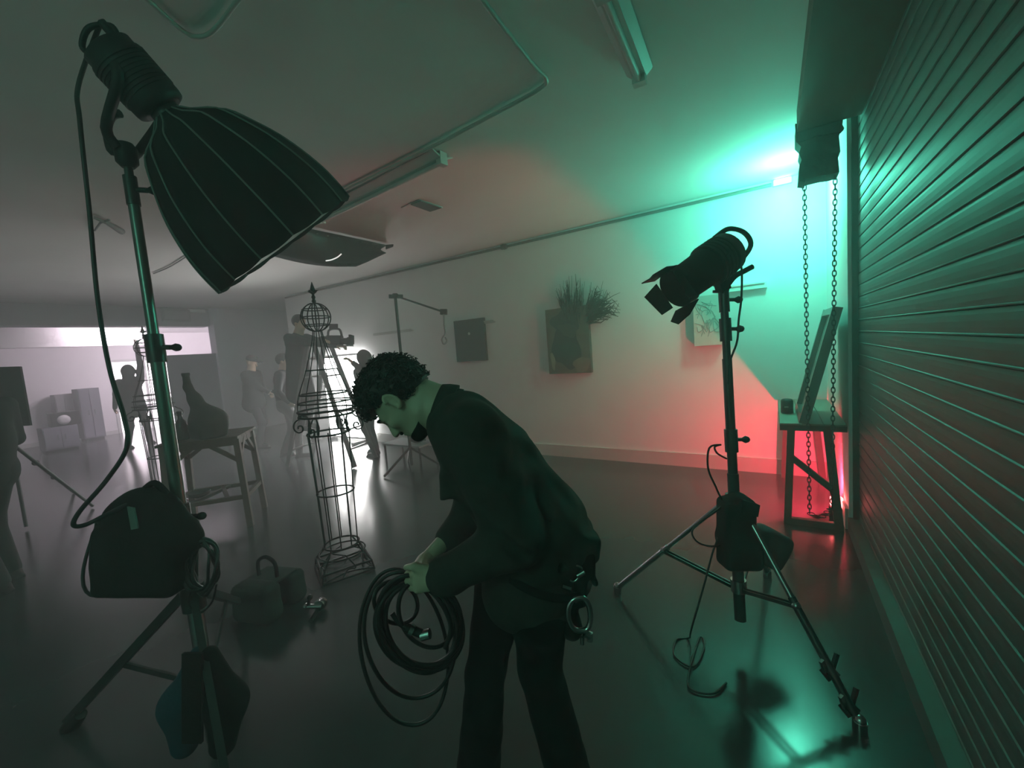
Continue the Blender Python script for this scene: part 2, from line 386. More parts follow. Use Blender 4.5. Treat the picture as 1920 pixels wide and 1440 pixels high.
# green wall lamp: the small bright bar high on the far wall
gp = ony(1467, 338, PW-.05); gp[2] = min(gp[2], CZ-.035)
gl = thing('green_lamp', 'small glowing green lamp bar high on the far wall', 'lamp', (gp[0], PW-.04, gp[2]-.03))
MB().box(gp+V(0, .03, 0), (.16, .035, .06)).build('housing', M_WHITEP, gl)
MB().box(gp+V(0, .008, 0), (.135, .012, .045)).build('diffuser', mat('green_diffuser', (.6, .9, .8), .4, emit=(.35, 1, .8), es=9), gl)
lamp_light('green_light', 'POINT', gp+V(0, -.50, -.26), GREEN, E_GREEN, gl, shadow_soft_size=.08)
# unseen green fill lamp, added behind the camera to light the man's face
g2 = V(-.6, -2.2, 2.80)
gl_fill = thing('green_lamp', 'added green fill lamp bar under the ceiling behind the camera', 'lamp', g2)
MB().box(g2+V(0, 0, .06), (.16, .06, .10)).build('housing', M_WHITEP, gl_fill)
MB().box(g2+V(0, 0, .003), (.135, .045, .012)).build('diffuser', MATS['green_diffuser'], gl_fill)
lamp_light('green_light', 'POINT', g2+V(0, 0, -.08), (.26, 1.0, .68), E_GREEN_FILL, gl_fill, shadow_soft_size=.12)
# red lamp on the floor behind the bench
rp = V(.408, 4.05, 0)
rl = thing('red_lamp', 'small red floor lamp shining between the bench and the shutter', 'lamp', rp)
MB().lathe(rp, (0, 0, .1), [(0, .045), (.1, .05), (1, .05)], 16).build('base', M_BLACK, rl)
MB().lathe(rp+V(0, 0, .1), (0, 0, .09), [(0, .035), (.2, .042), (.8, .042), (1, .02)], 16).build('bulb', mat('red_bulb', (.9, .2, .2), .4, emit=(1, .12, .12), es=14), rl)
ls = lamp_light('red_light', 'SPOT', rp+V(-.01, 0, .24), RED, E_RED, rl, shadow_soft_size=.035, spot_size=math.radians(160), spot_blend=.15)
ls.rotation_euler = Vector((-.75, .65, .15)).to_track_quat('-Z', 'Y').to_euler()
# tiny pink pilot light at the shutter's top corner
pk = ony(1595, 204, 3.62)
pl = thing('pilot_light', 'tiny pale pink light at the top corner of the shutter', 'light', pk)
MB().box(pk+V(0, .02, 0), (.04, .03, .05)).build('housing', M_BLACK, pl)
MB().ball(pk, .018).build('bulb', mat('pink_bulb', (1, .8, .8), .4, emit=(1, .70, .68), es=1.2), pl)
# big diffusion panel glowing against the far wall behind the ladder
x0, x1 = ony(606, 700, PW-.12)[0], ony(682, 700, PW-.12)[0]
lp = thing('diffusion_lamp', 'tall glowing white diffusion panel standing against the far wall behind the ladder', 'light', ((x0+x1)/2, PW-.1, 0))
m = MB()
for a, b in (((x0, .06), (x0, 1.66)), ((x1, .06), (x1, 1.66)), ((x0, .06), (x1, .06)), ((x0, 1.66), (x1, 1.66))):
    m.bar((a[0], PW-.1, a[1]), (b[0], PW-.1, b[1]), .025, .03, (0, 1, 0))
m.build('frame', M_BLACK, lp)
MB().span((x0-.04, PW-.52, .06), (x0-.02, PW-.1, 1.66)).build('side_blocker', M_FABRIC, lp)  # added to block the panel's sideways light towards the capped person
MB().span((x0-.04, PW-.42, 1.66), (x1, PW-.1, 1.675)).build('top_blocker', M_FABRIC, lp)  # added along the top edge, likewise to cut the panel's light
MB().span((x0+.02, PW-.115, .08), (x1-.02, PW-.10, 1.64)).build('diffuser', mat('glowing_diffusion', (.9, .9, .9), .6, emit=WHITE, es=E_PANEL, sample=True), lp)
for x in (x0+.1, x1-.1): MB().span((x-.03, PW-.45, 0), (x+.03, PW-.05, .06)).build('foot', M_BLACK, lp)

# ================================================================ THINGS ON THE FAR WALL
def wall_panel(pts, th, m, name, label, cat, back=PW):
    """a flat stretched canvas: corners as seen, standing th proud of the wall"""
    q = [ony(px, py, back-th) for px, py in pts]; xs = [p[0] for p in q]; zs = [p[2] for p in q]
    x0, x1, z0, z1 = (xs[0]+xs[3])/2, (xs[1]+xs[2])/2, (zs[2]+zs[3])/2, (zs[0]+zs[1])/2
    t = thing(name, label, cat, ((x0+x1)/2, back-th/2, z0))
    MB().span((x0, back-th, z0), (x1, back-th+.006, z1)).build('canvas', m, t)
    f = MB(); w = .03
    for a, b in (((x0, z0), (x1, z0+w)), ((x0, z1-w), (x1, z1)), ((x0, z0+w), (x0+w, z1-w)), ((x1-w, z0+w), (x1, z1-w))):
        f.span((a[0], back-th+.006, a[1]), (b[0], back-.002, b[1]))
    f.build('stretcher_frame', M_BWOOD, t); return t, (x0, x1, z0, z1)
def paint_mat(name, cols, scale, seed):
    m = bpy.data.materials.new(name); m.use_nodes = True; t = m.node_tree; b = t.nodes['Principled BSDF']; b.inputs['Roughness'].default_value = .5
    tc = t.nodes.new('ShaderNodeTexCoord'); mp = t.nodes.new('ShaderNodeMapping'); mp.inputs['Location'].default_value = (seed, seed*.7, seed*1.3)
    nz = t.nodes.new('ShaderNodeTexNoise'); nz.inputs['Scale'].default_value = scale; nz.inputs['Detail'].default_value = 3; nz.inputs['Distortion'].default_value = 1.2
    cr = t.nodes.new('ShaderNodeValToRGB'); e = cr.color_ramp.elements
    while len(e) < len(cols): e.new(.5)
    for i, c in enumerate(cols): e[i].position = .30+.40*i/(len(cols)-1); e[i].color = (*c, 1)
    t.links.new(tc.outputs['Object'], mp.inputs[0]); t.links.new(mp.outputs[0], nz.inputs['Vector']); t.links.new(nz.outputs['Fac'], cr.inputs[0]); t.links.new(cr.outputs[0], b.inputs['Base Color']); return m
t, ext = wall_panel([(849, 602), (906, 596), (912, 675), (858, 679)], .05, mat('dark_canvas', (.055, .06, .065), .55, var=.2), 'dark_canvas', 'plain dark square canvas on the far wall, left of the portrait', 'painting')
MB().ball((ext[0]+.5*(ext[1]-ext[0]), PW-.052, ext[2]+.66*(ext[3]-ext[2])), (.022, .004, .022), 10).build('pale_spot', M_WHITEP, t)
t, ext = wall_panel([(1022, 581), (1102, 572), (1109, 698), (1030, 702)], .06, mat('brown_portrait_ground', (.13, .105, .085), .5, var=.5, scale=7), 'portrait_painting', 'brown and green figure painting with dried fronds behind it', 'painting')
x0, x1, z0, z1 = ext; wx, wz = x1-x0, z1-z0
def blob(cx, cz, rx, rz, m, name, dy, tilt=0., wob=.12, n=26):
    th = np.arange(n)*2*math.pi/n; r = 1+wob*np.sin(3*th+cx*9)+wob*.6*np.sin(5*th+cz*7)
    u = np.cos(th)*rx*r; v = np.sin(th)*rz*r; c, s = math.cos(tilt), math.sin(tilt)
    MB().prism([(np.clip(x0+wx*cx+a*c-b*s, x0+.005, x1-.005), PW-.06-dy, np.clip(z0+wz*cz+a*s+b*c, z0+.005, z1-.005)) for a, b in zip(u, v)][::-1], (0, -.002, 0)).build(name, m, t)
blob(.48, .80, wx*.34, wz*.17, mat('paint_dark_green', (.03, .045, .04), .5, var=.3), 'painted_hair', .0005)
blob(.46, .42, wx*.33, wz*.36, mat('paint_deep_teal', (.02, .03, .03), .5, var=.3), 'painted_body', .003, .05)
blob(.52, .66, wx*.22, wz*.10, mat('paint_mid_green', (.05, .065, .058), .5, var=.3), 'painted_shoulder', .0055, -.4)
blob(.80, .13, wx*.20, wz*.11, mat('paint_rust', (.20, .14, .11), .5, var=.3), 'painted_cloth', .0055, .3)
blob(.12, .20, wx*.05, wz*.14, mat('paint_ochre', (.30, .27, .20), .5, var=.3), 'painted_edge', .0055, .1)
# dried fronds: long thin blades fanning up and drooping over the right side
fr = thing('dried_fronds', 'bunch of dry dark fronds tucked behind the brown portrait', 'plant', ony(1075, 590, PW-.08))
M_FROND = mat('dry_frond', (.05, .06, .05), .8, var=.3)
base0 = ony(1070, 598, PW-.045); base1 = ony(1105, 590, PW-.045); base1[1] = PW-.045
for k in range(240):
    up = k < 130
    if up:
        b = base0+V(random.uniform(-.10, .16), random.uniform(-.01, .02), random.uniform(-.08, .02)); a = random.gauss(.02, .16); L = random.uniform(.18, .34) if random.random() < .65 else random.uniform(.4, .62)*(1-abs(a))
        pts = [b+V(math.sin(a)*L*s+.05*a*s*s, -.05*s*random.random(), math.cos(a)*L*s) for s in np.linspace(0, 1, 6)]
    else:
        b = base1+V(random.uniform(-.05, .05), random.uniform(-.02, .015), random.uniform(-.18, .02)); a = random.uniform(.2, 1.35); L = random.uniform(.22, .48)
        pts = [b+V(math.sin(a)*L*s, -.08*s*random.random(), math.cos(a)*L*s*.95-.30*L*s*s*(1.2 if random.random() < .7 else .3)) for s in np.linspace(0, 1, 6)]
        pts = [p+V(0, 0, .06) for p in pts]
    o = MB().tube(pts, np.linspace(.009, .0018, 6)*(1.4 if random.random() < .4 else 1), 4).build('frond', M_FROND, fr)
t, ext = wall_panel([(1297, 556), (1352, 552), (1358, 645), (1304, 650)], .09, mat('pale_canvas', (.60, .57, .52), .6, var=.12, scale=9), 'pale_canvas', 'deep pale canvas on the far wall behind the right lamp stand', 'painting')
x0, x1, z0, z1 = ext; m = MB()
for k in range(14):
    c = V(x0+(x1-x0)*random.uniform(.25, .75), PW-.0915, z0+(z1-z0)*random.uniform(.2, .85))
    m.tube(spline([c+V(random.uniform(-.07, .07), 0, random.uniform(-.1, .1)) for _ in range(4)], 12), .0025, 4)
m.build('sketch_lines', mat('sketch_grey', (.33, .36, .34), .6), t)
for (a, b, lab) in (((1352, 541), (1438, 536), 'white wall ledge beside the pale canvas, nearest the green lamp'), ((1100, 574), (1140, 571), 'short white wall ledge half hidden behind the portrait and fronds'),
                    ((900, 607), (930, 603), 'thin pale wall ledge sticking out behind the dark canvas'), ((702, 628), (776, 620), 'thin wall ledge above the bent man, left of the hooked boom')):
    p, q = ony(*a, PW), ony(*b, PW); big = a[0] > 1300
    t = thing('wall_ledge', lab, 'shelf', ((p[0]+q[0])/2, PW-.03, p[2]-.03), 'ledges on the far wall')
    z = (p[2]+q[2])/2; d = .03 if not big else .05
    MB().span((p[0], PW-d, z-(.035 if big else .012)), (q[0], PW-.001, z+(.035 if big else .012))).build('board', M_WALL if big else M_WHITEP, t)
    MB().span((p[0]+.02, PW-d-.012, z+.012), (q[0]-.02, PW-d, z+.03)).build('lip', M_WALL if big else M_WHITEP, t)

# exit-light style box on the beam
ex = onx(330, 591, -11.36)
t = thing('sign_box', 'unlit grey sign box fixed to the beam by the back room', 'sign', ex-V(0, 0, .1))
MB().span((-11.40, ex[1]-.26, ex[2]-.13), (-11.32, ex[1]+.26, ex[2]+.13)).build('case', mat('sign_grey', (.20, .22, .22), .5), t)
MB().span((-11.322, ex[1]-.22, ex[2]-.09), (-11.315, ex[1]+.22, ex[2]+.09)).build('face', mat('sign_face_grey', (.25, .27, .27), .3), t)
q = onx(368, 583, -11.39); tag(MB().span((-11.40, q[1]-.17, q[2]-.035), (-11.36, q[1]+.17, q[2]+.035)).build('white_trunking', mat('trunking_white', (.75, .75, .75), .5)), 'short white trunking piece on the beam next to the sign box', 'trunking')

# ================================================================ BACK ROOM FURNITURE
def cabinet(px0, px1, pyt, pyb, x, dep, m, name, label):
    a, b = onx(px0, pyb, x), onx(px1, pyb, x); top = onx((px0+px1)/2, pyt, x)[2]
    t = thing(name, label, 'cabinet', (x-dep/2, (a[1]+b[1])/2, 0))
    MB().span((x-dep, a[1], .06), (x, b[1], top)).build('body', m, t); MB().span((x-dep+.03, a[1]+.03, 0), (x-.03, b[1]-.03, .06)).build('plinth', M_BLACK, t)
    mid = (a[1]+b[1])/2
    for y0, y1, s in ((a[1]+.015, mid-.006, 1), (mid+.006, b[1]-.015, -1)):
        d = MB().span((x, y0, .09), (x+.018, y1, top-.03)).build('door', m, t)
        yy = y1-.05 if s > 0 else y0+.05; MB().cyl((x+.035, yy, top*.5), (x+.035, yy, top*.5+.12), .007).build('handle', M_CHROME, d)
    return t
M_CAB = mat('grey_cabinet_paint', (.13, .13, .16), .6)
cabinet(158, 199, 727, 815, -14.9, .5, M_CAB, 'grey_cabinet', 'tall grey cabinet in the back room beside the lit doorway')
cabinet(114, 148, 738, 818, -15.2, .4, mat('pale_cabinet_paint', (.26, .25, .27), .6), 'pale_cabinet', 'paler narrow cabinet left of the tall grey cabinet')
cabinet(82, 150, 800, 826, -13.6, .5, M_CAB, 'low_cabinet', 'low dark cabinet under the round-coned speaker in the back room')
a = onx(122, 799, -13.85); a[2] = onx(116, 800, -13.6)[2]+.002; t = thing('speaker_box', 'dark speaker with a pale cone on the low cabinet', 'speaker', (a[0], a[1], a[2]))
a2 = onx(122, 772, -13.85); hh = a2[2]-a[2]
MB().box((a[0], a[1], a[2]+hh/2), (.3, .46, hh)).build('case', M_BLACK, t)
MB().lathe((a[0]+.152, a[1]-.03, a[2]+hh*.45), (.02, 0, 0), [(0, .11), (1, .10), (1, .03)], 18).build('cone', mat('speaker_cone', (.35, .35, .36), .5), t)
# blue-grey board at the mouth of the back room
p, q = onx(312, 668, -11.25), onx(402, 661, -11.25)
t = thing('partition_board', 'blue-grey partition board standing beside the back room opening', 'board', (-11.28, (p[1]+q[1])/2, 0))
MB().span((-11.31, p[1], .04), (-11.25, 4.70, (p[2]+q[2])/2)).build('panel', mat('blue_grey_board', (.17, .18, .23), .7, var=.06), t)
MB().span((-11.40, p[1]+.05, 0), (-11.16, p[1]+.13, .04)).build('foot', M_BEAM, t); MB().span((-11.40, 4.5, 0), (-11.16, 4.58, .04)).build('foot', M_BEAM, t)

# ================================================================ BENCH, LEANING FRAME, CHAINS (right corner)
bx0, bx1, by0, by1, bz = .055, .432, 3.80, 5.08, .815
t = thing('trestle_bench', 'dark wooden trestle bench beside the roller shutter, lit red underneath', 'bench', ((bx0+bx1)/2, (by0+by1)/2, 0))
MB().span((bx0-.02, by0-.02, bz-.055), (bx1+.015, by1, bz-.012)).build('apron', M_BWOOD, t)
for i in range(3):
    w = (bx1-bx0+.035)/3; MB().span((bx0-.02+i*w+.002, by0-.02, bz-.012), (bx0-.02+(i+1)*w-.002, by1, bz)).build('plank', M_BTOP, t)
for y in (by0+.03, by1-.05):
    MB().bar((bx0+.055, y, bz-.05), (bx0+.02, y, 0), .05, .04, (1, 0, 0)).build('leg', M_BWOOD, t)
    MB().bar((bx1-.095, y, bz-.05), (bx1-.03, y, 0), .055, .04, (1, 0, 0)).build('leg', M_BWOOD, t)
MB().bar((bx0+.04, by0+.03, .55), (bx1-.06, by0+.03, .30), .045, .03, (0, 0, 1)).build('brace', M_BWOOD, t)
MB().span((bx0+.03, by0+.01, .0), (bx1-.03, by0+.05, .05)).build('floor_rail', M_BWOOD, t)
# framed board leaning from the bench to the shutter wall
p0 = V(.215, 3.98, bz); p1 = V(.425, 3.98, 1.66); d = nrm(p1-p0); nn = V(-d[2], 0, d[0])
t = thing('leaning_frame', 'large framed board leaning on the bench against the shutter wall', 'frame', p0)
L = np.linalg.norm(p1-p0)
MB().bar(p0+nn*.012, p1+nn*.012, .62, .02, (0, 1, 0)).build('board', mat('board_back', (.15, .17, .16), .7), t)
for s in (-1, 1): MB().bar(p0+V(0, s*.31, 0)+nn*.03, p1+V(0, s*.31, 0)+nn*.03, .05, .06, (0, 1, 0)).build('side_rail', M_STEEL, t)
for q in (p0+d*.03, p1-d*.03): MB().bar(q+V(0, -.28, 0)+nn*.03, q+V(0, .28, 0)+nn*.03, .05, .06, d).build('cross_rail', M_STEEL, t)
for o in t.children: o.location = V(0, .1, 0)
c0 = V(.095, 4.25, bz)
t = thing('small_speaker', 'small black rounded speaker standing on the bench', 'speaker', c0)
MB().lathe(c0, (0, 0, .125), [(0, .040), (.04, .046), (.85, .046), (.97, .036), (1, .02)], 24).build('body', M_BLACK, t)
MB().box(c0+V(-.005, -.046, .06), (.03, .006, .008)).build('badge', M_CHROME, t)
# ragged hood at the end of the shutter drum, with the hoist chain
rg = thing('ragged_cover', 'torn dark cover hanging from the bulkhead above the chains', 'cover', V(.31, 3.70, 2.5))
poly = [(1492, 238), (1540, 226), (1581, 222), (1579, 238), (1573, 255), (1576, 284), (1571, 290), (1574, 322), (1556, 327), (1540, 329), (1512, 336), (1510, 341), (1497, 340), (1499, 310), (1503, 300), (1498, 288), (1502, 275), (1492, 265)]
MB().prism([ony(px, py, 3.67) for px, py in poly], (0, .16, 0)).build('drum_cover', M_FABRIC, rg)
MB().prism([ony(px, py, 3.655) for px, py in ((1491, 232), (1575, 226), (1583, 240), (1577, 247), (1530, 255), (1500, 266), (1493, 264))], (0, .03, 0)).build('top_fold', M_FABRIC, rg)
def chain(px, py0, px1, py1, y, name_obj):
    a, b = ony(px, py0, y), ony(px1, py1, y); n = int(np.linalg.norm(b-a)/.034); m = MB()
    for i in range(n):
        c = a+(b-a)*(i+.5)/n; ax = V(0, 1, 0) if i % 2 else V(1, 0, 0); u = nrm(np.cross(ax, V(0, 0, 1)))
        th = np.arange(10)*2*math.pi/10
        m.tube([c+u*math.cos(q)*.011+V(0, 0, 1)*math.sin(q)*.0235 for q in th], .0038, 5, closed=True)
    return m.build('chain_strand', M_CHAIN, name_obj)
hc = thing('hoist_chain', 'long steel hand chain loop hanging from the ragged cover to the floor', 'chain', V(.3, 3.74, .03))
chain(1508, 338, 1518, 962, 3.74, hc); chain(1566, 326, 1560, 952, 3.74, hc)
q0, q1 = ony(1518, 962, 3.74), ony(1560, 952, 3.74); m = MB()
for i in range(8):
    s = (i+.5)/8; c = q0+(q1-q0)*s+V(0, 0, -.05*math.sin(s*math.pi)); th = np.arange(10)*2*math.pi/10; u = V(0, 1, 0) if i % 2 else V(0, 0, 1)
    m.tube([c+u*math.cos(q)*.011+V(1, 0, 0)*math.sin(q)*.0235 for q in th], .0038, 5, closed=True)
m.build('chain_bottom', M_CHAIN, hc)

# ================================================================ LEFT LAMP STAND WITH SOFTBOX
PB, PT = V(-1.97, .63, 0), at(237, 292, 1.60)          # foot of the pole and its top
def onp(z): return PB+(PT-PB)*(z/PT[2])
st = thing('light_stand', 'tall dark steel light stand carrying the black softbox', 'light stand', PB)
MB().cyl(onp(.05), onp(1.0), .0275).build('lower_tube', M_CHROME, st)
MB().cyl(onp(.98), onp(1.70), .024).build('middle_tube', M_STEEL, st)
MB().cyl(onp(1.66), onp(2.30), .0185).build('upper_tube', M_STEEL, st)
MB().cyl(onp(2.28), onp(PT[2]), .014).build('spigot', M_DARKST, st)
for z, r in ((1.66, .031), (2.27, .022), (.98, .034)):
    k = MB().cyl(onp(z-.06), onp(z+.05), r).build('collar', M_DARKST, st)
    e = onp(z); dr = nrm(RIGHT+FWD*.1)
    MB().cyl(e+dr*.02, e+dr*.055, .010).cyl(e+dr*.055, e+dr*.075, .007, .016).ball(e+dr*.08, .015, 10).build('knob', M_BLACK, k)
feet = [fl(128, 1365), fl(462, 1140), V(-1.25, .42, 0)]
hub, low = onp(.66), onp(.28)
MB().cyl(onp(.60), onp(.70), .042).build('leg_collar', M_DARKST, st)
MB().cyl(onp(.24), onp(.31), .038).build('brace_collar', M_DARKST, st)
for ft in feet:
    d = nrm((ft-hub)*V(1, 1, 0)); a = hub+d*.04; b = ft+V(0, 0, .03)
    g = MB().bar(a, b, .024, .034, np.cross(d, V(0, 0, 1))).build('leg', M_DARKST, st)
    MB().lathe(b-V(0, 0, .03), (b-a)*-.12, [(0, .03), (.5, .032), (1, .022)], 14).build('rubber_foot', M_RUBBER, g)
    mid = a+(b-a)*.52
    MB().bar(low+d*.03, mid, .010, .024, np.cross(d, V(0, 0, 1))).build('brace', M_DARKST, st)
# lamp head and softbox
apex = at(316, 216, 1.54); rm = ray(537, 458); dm = np.dot(ray(316, 216), rm)*1.54/np.dot(rm, rm); mouth = C+rm*dm*.992
axis = nrm(mouth-apex); Ls = np.linalg.norm(mouth-apex)
hd = thing('studio_lamp', 'black cylindrical lamp head on the tall left stand', 'lamp', PT)
sidev = nrm(np.cross(axis, FWD)); rear = apex-axis*.235
MB().lathe(apex-axis*.02, -axis*.215, [(0, .066), (.04, .086), (.10, .089), (.80, .089), (.84, .082), (.96, .082), (1, .066)], 28).build('body', M_BLACK, hd)
for k in range(9):
    o = apex-axis*(.07+.013*k); MB().lathe(o, -axis*.008, [(0, .0925), (1, .0925)], 24).build('cooling_fin', M_BLACK, hd)
hp = rear; MB().tube(spline([hp+sidev*.055, hp+sidev*.06-axis*.03, hp-sidev*.0-axis*.055, hp-sidev*.06-axis*.03, hp-sidev*.055], 24), .009).build('handle', M_BLACK, hd)
MB().cyl(rear+sidev*.045+axis*.02, rear+sidev*.045-axis*.05, .014).build('power_plug', M_BLACK, hd)
yk0 = apex-axis*.11
ym = MB()
for s in (-1, 1):
    e = yk0+FWD*.09*s
    pts = spline([e, e+V(0, 0, -.06)-RIGHT*.005, PT+FWD*.07*s+V(0, 0, .06), PT+FWD*.03*s+V(0, 0, .015)], 14); ym.tube(pts, .017, 8)
ym.build('yoke', M_BLACK, hd); MB().lathe(PT-V(0, 0, .045), (0, 0, .09), [(0, .02), (.2, .035), (.8, .037), (1, .026)], 18).build('stand_receiver', M_BLACK, hd)
MB().tube(spline([PT+V(0, 0, .02)-RIGHT*.03, PT+V(0, 0, .02)-RIGHT*.055, PT+V(0, 0, .10)-RIGHT*.058, PT+V(0, 0, .145)-RIGHT*.035, PT+V(0, 0, .155)], 20), .015).build('tilt_handle', M_BLACK, hd)
sb = thing('softbox', 'deep black parabolic softbox on the left lamp, pointing down right', 'softbox', apex)
px2m = 1.56/F
P_prof = [(0, 26), (.06, 46), (.15, 88), (.28, 113), (.43, 136), (.58, 152), (.74, 164), (.88, 169), (1.0, 170)]
u, v, _ = sidev, np.cross(axis, sidev), axis; NP = 15
def sbp(t, r, th): return apex+axis*Ls*t+(u*math.cos(th)+v*math.sin(th))*r*px2m
M_SBOX = mat('softbox_black_nylon', (.006, .007, .007), .85, scale=40, spec=.2); M_RIBT = mat('softbox_rib_tape', (.13, .14, .135), .6); M_SBIN = mat('softbox_silver_lining', (.35, .35, .34), .4)
for i in range(NP):
    t0, t1 = 2*math.pi*i/NP, 2*math.pi*(i+1)/NP
    G = [[sbp(t+(.010*math.sin(s*math.pi) if t == 1 else 0), r*(1-.030*math.sin(s*math.pi)), t0+(t1-t0)*s) for s in np.linspace(0, 1, 5)] for t, r in P_prof]
    MB().sheet(G, .003).build('panel', M_SBOX, sb)
    MB().tube(spline([sbp(t, r+1.5, t0) for t, r in P_prof], 24), .0036, 5).build('rib', M_RIBT, sb)
MB().lathe(apex-axis*.02, axis*.05, [(0, .05), (.5, .055), (1, .045)], 24).build('speed_ring', M_DARKST, sb)
MB().lathe(apex+axis*Ls*.97, axis*.006, [(0, .325), (1, .325)], 36).build('front_diffuser', M_SBIN, sb)
# power cable from the head down to the pouch
c = spline([rear+sidev*.045-axis*.05, at(147, 160, 1.50), at(150, 230, 1.50), at(168, 400, 1.52), at(183, 560, 1.52), at(205, 690, 1.50), at(232, 780, 1.48), at(238, 838, 1.46), at(200, 900, 1.44), at(150, 958, 1.43), at(138, 984, 1.43), at(160, 984, 1.45), at(205, 962, 1.5), at(240, 945, 1.55)], 110)
tag(MB().tube(c, .0075, 8).build('power_cable', M_CABLE), 'thick black power cable looping from the left lamp head to the pouch', 'cable')
# ballast pouch on the pole
pc = at(275, 1020, 1.60); AX = np.array([RIGHT, FWD, UP])
pr = [rbx(pc+UP*-.05, (.125, .05, .10), AX, .03, .02), ell(pc+UP*.09, (.145, .075, .13), AX, .04), cap(pc-RIGHT*.10+UP*.10, pc-RIGHT*.12-UP*.06, .05, .06, .04), cap(pc+RIGHT*.04+UP*.12, pc+RIGHT*.15+UP*.02, .05, .06, .04)]
bp = thing('ballast_pouch', 'black nylon ballast pouch strapped to the left stand pole', 'bag', pc-UP*.2)
sdf(pr, .010).build('pouch', M_FABRIC, bp)
MB().tube(spline([pc+UP*.2-RIGHT*.02, pc+UP*.235+RIGHT*.03, pc+UP*.19+RIGHT*.08], 10), .012).build('top_loop', M_FABRIC, bp)
MB().prism([pc+p[0]*RIGHT+p[1]*UP-FWD*.082 for p in ((.005, .17), (.03, .165), (.045, .09), (.02, .085))], -FWD*.006).build('strap', M_RIBT, bp)
for s in (-.12, -.085): MB().prism([pc+RIGHT*(s+a)+UP*b-FWD*.02 for a, b in ((0, -.15), (.03, -.15), (.025, -.185), (.008, -.188))], FWD*.02).build('strap_end', M_FABRIC, bp)
m = MB()
for k in range(4):
    cc = pc-RIGHT*(.125+.008*k)+UP*(.0-.015*k)-FWD*.01*k; th = np.linspace(0, 2*math.pi, 26, endpoint=False)
    m.tube([cc+RIGHT*math.cos(q)*.058+UP*math.sin(q)*(.12+.006*k)+FWD*.02*math.sin(2*q+k) for q in th], .0065, 6, closed=True)
tag(m.build('cable_loop', M_CABLE), 'black cable loops sticking out left of the ballast pouch', 'cable')
m = MB(); cc = at(382, 1058, 1.62)
for k in range(7):
    th = np.linspace(0, 2*math.pi, 30, endpoint=False); o = cc+RIGHT*random.uniform(-.012, .012)+UP*random.uniform(-.02, .01)+FWD*random.uniform(-.025, .025); a, b = random.uniform(.045, .062), random.uniform(.085, .105)
    m.tube([o+RIGHT*math.cos(q)*a+UP*math.sin(q)*b+FWD*.012*math.sin(3*q+k) for q in th], .006, 6, closed=True)
m.tube(spline([cc+UP*.1, cc+UP*.13-RIGHT*.03, onp(.95)], 8), .006, 6)
m.tube(spline([cc-RIGHT*.04-UP*.08, cc-RIGHT*.06-UP*.15, cc-RIGHT*.02-UP*.19, cc+RIGHT*.03-UP*.15, cc+RIGHT*.05-UP*.08], 20), .004, 6)
tag(m.build('cable_coil', M_CABLE), 'small black cable coil hanging right of the left stand pole', 'cable')
# sandbags
def sandbag(c, A, size, m, label, handle=True, gap=.5):
    w, d, h = size; t = thing('sandbag', label, 'sandbag', c)
    pr = [rbx(c+A[2]*h*.5-A[1]*d*gap, (w/2-.05, d*.32-.04, h/2-.045), A, .04, .03), cap(c+A[2]*h*.22-A[1]*d*gap-A[0]*w*.3, c+A[2]*h*.22-A[1]*d*gap+A[0]*w*.3, h*.24, k=.04)]
    sdf(pr, .011).build('front_pouch', m, t)
    pr = [rbx(c+A[2]*h*.45+A[1]*d*gap, (w/2-.05, d*.32-.04, h*.45-.045), A, .04, .03), cap(c+A[2]*h*.22+A[1]*d*gap-A[0]*w*.3, c+A[2]*h*.22+A[1]*d*gap+A[0]*w*.3, h*.24, k=.04)]
    sdf(pr, .011).build('rear_pouch', m, t)
    MB().bar(c+A[2]*h*.93-A[1]*d*gap*1.1, c+A[2]*h*.9+A[1]*d*gap*1.1, w*.8, .012, A[0]).build('saddle', m, t)
    if handle: MB().tube(spline([c+A[2]*h*.95-A[0]*w*.24, c+A[2]*h*1.32-A[0]*w*.22, c+A[2]*h*1.48, c+A[2]*h*1.32+A[0]*w*.22, c+A[2]*h*.95+A[0]*w*.24], 20), .012, 8).build('handle', M_FABRIC, t)
    return t
A1 = np.array([nrm(RIGHT*V(1, 1, 0)+V(.1, -.25, 0)), nrm(np.cross(V(0, 0, 1), nrm(RIGHT*V(1, 1, 0)+V(.1, -.25, 0)))), V(0, 0, 1)])
sandbag(fl(486, 1160)+A1[1]*.10, A1, (.30, .22, .235), mat('grey_canvas_bag', (.036, .043, .041), .9, scale=50, bump=.2, spec=.2), 'grey sandbag with a looped handle on the floor between left stand and iron column', gap=.45)
tb = at(390, 1300, 1.56)
t = thing('sandbag', 'dark teal sandbag slung over the lower tube of the left stand', 'sandbag', tb-UP*.22)
M_TEAL = mat('dark_teal_canvas', (.006, .050, .075), .85, scale=50, bump=.15, spec=.2)
for s in (-1, 1):
    pr = [cap(tb+UP*.16+RIGHT*.02*s-FWD*.02, tb-UP*.02+RIGHT*.082*s-FWD*.02, .03, .062, .05), cap(tb-UP*.02+RIGHT*.085*s-FWD*.02, tb-UP*.17+RIGHT*.07*s-FWD*.02, .062, .045, .05)]
    sdf(pr, .009).build('pouch', M_TEAL if s < 0 else M_FABRIC, t)
MB().bar(tb+UP*.20-FWD*.075, tb-UP*.12-FWD*.075, .07, .012, RIGHT).build('strap', M_FABRIC, t)

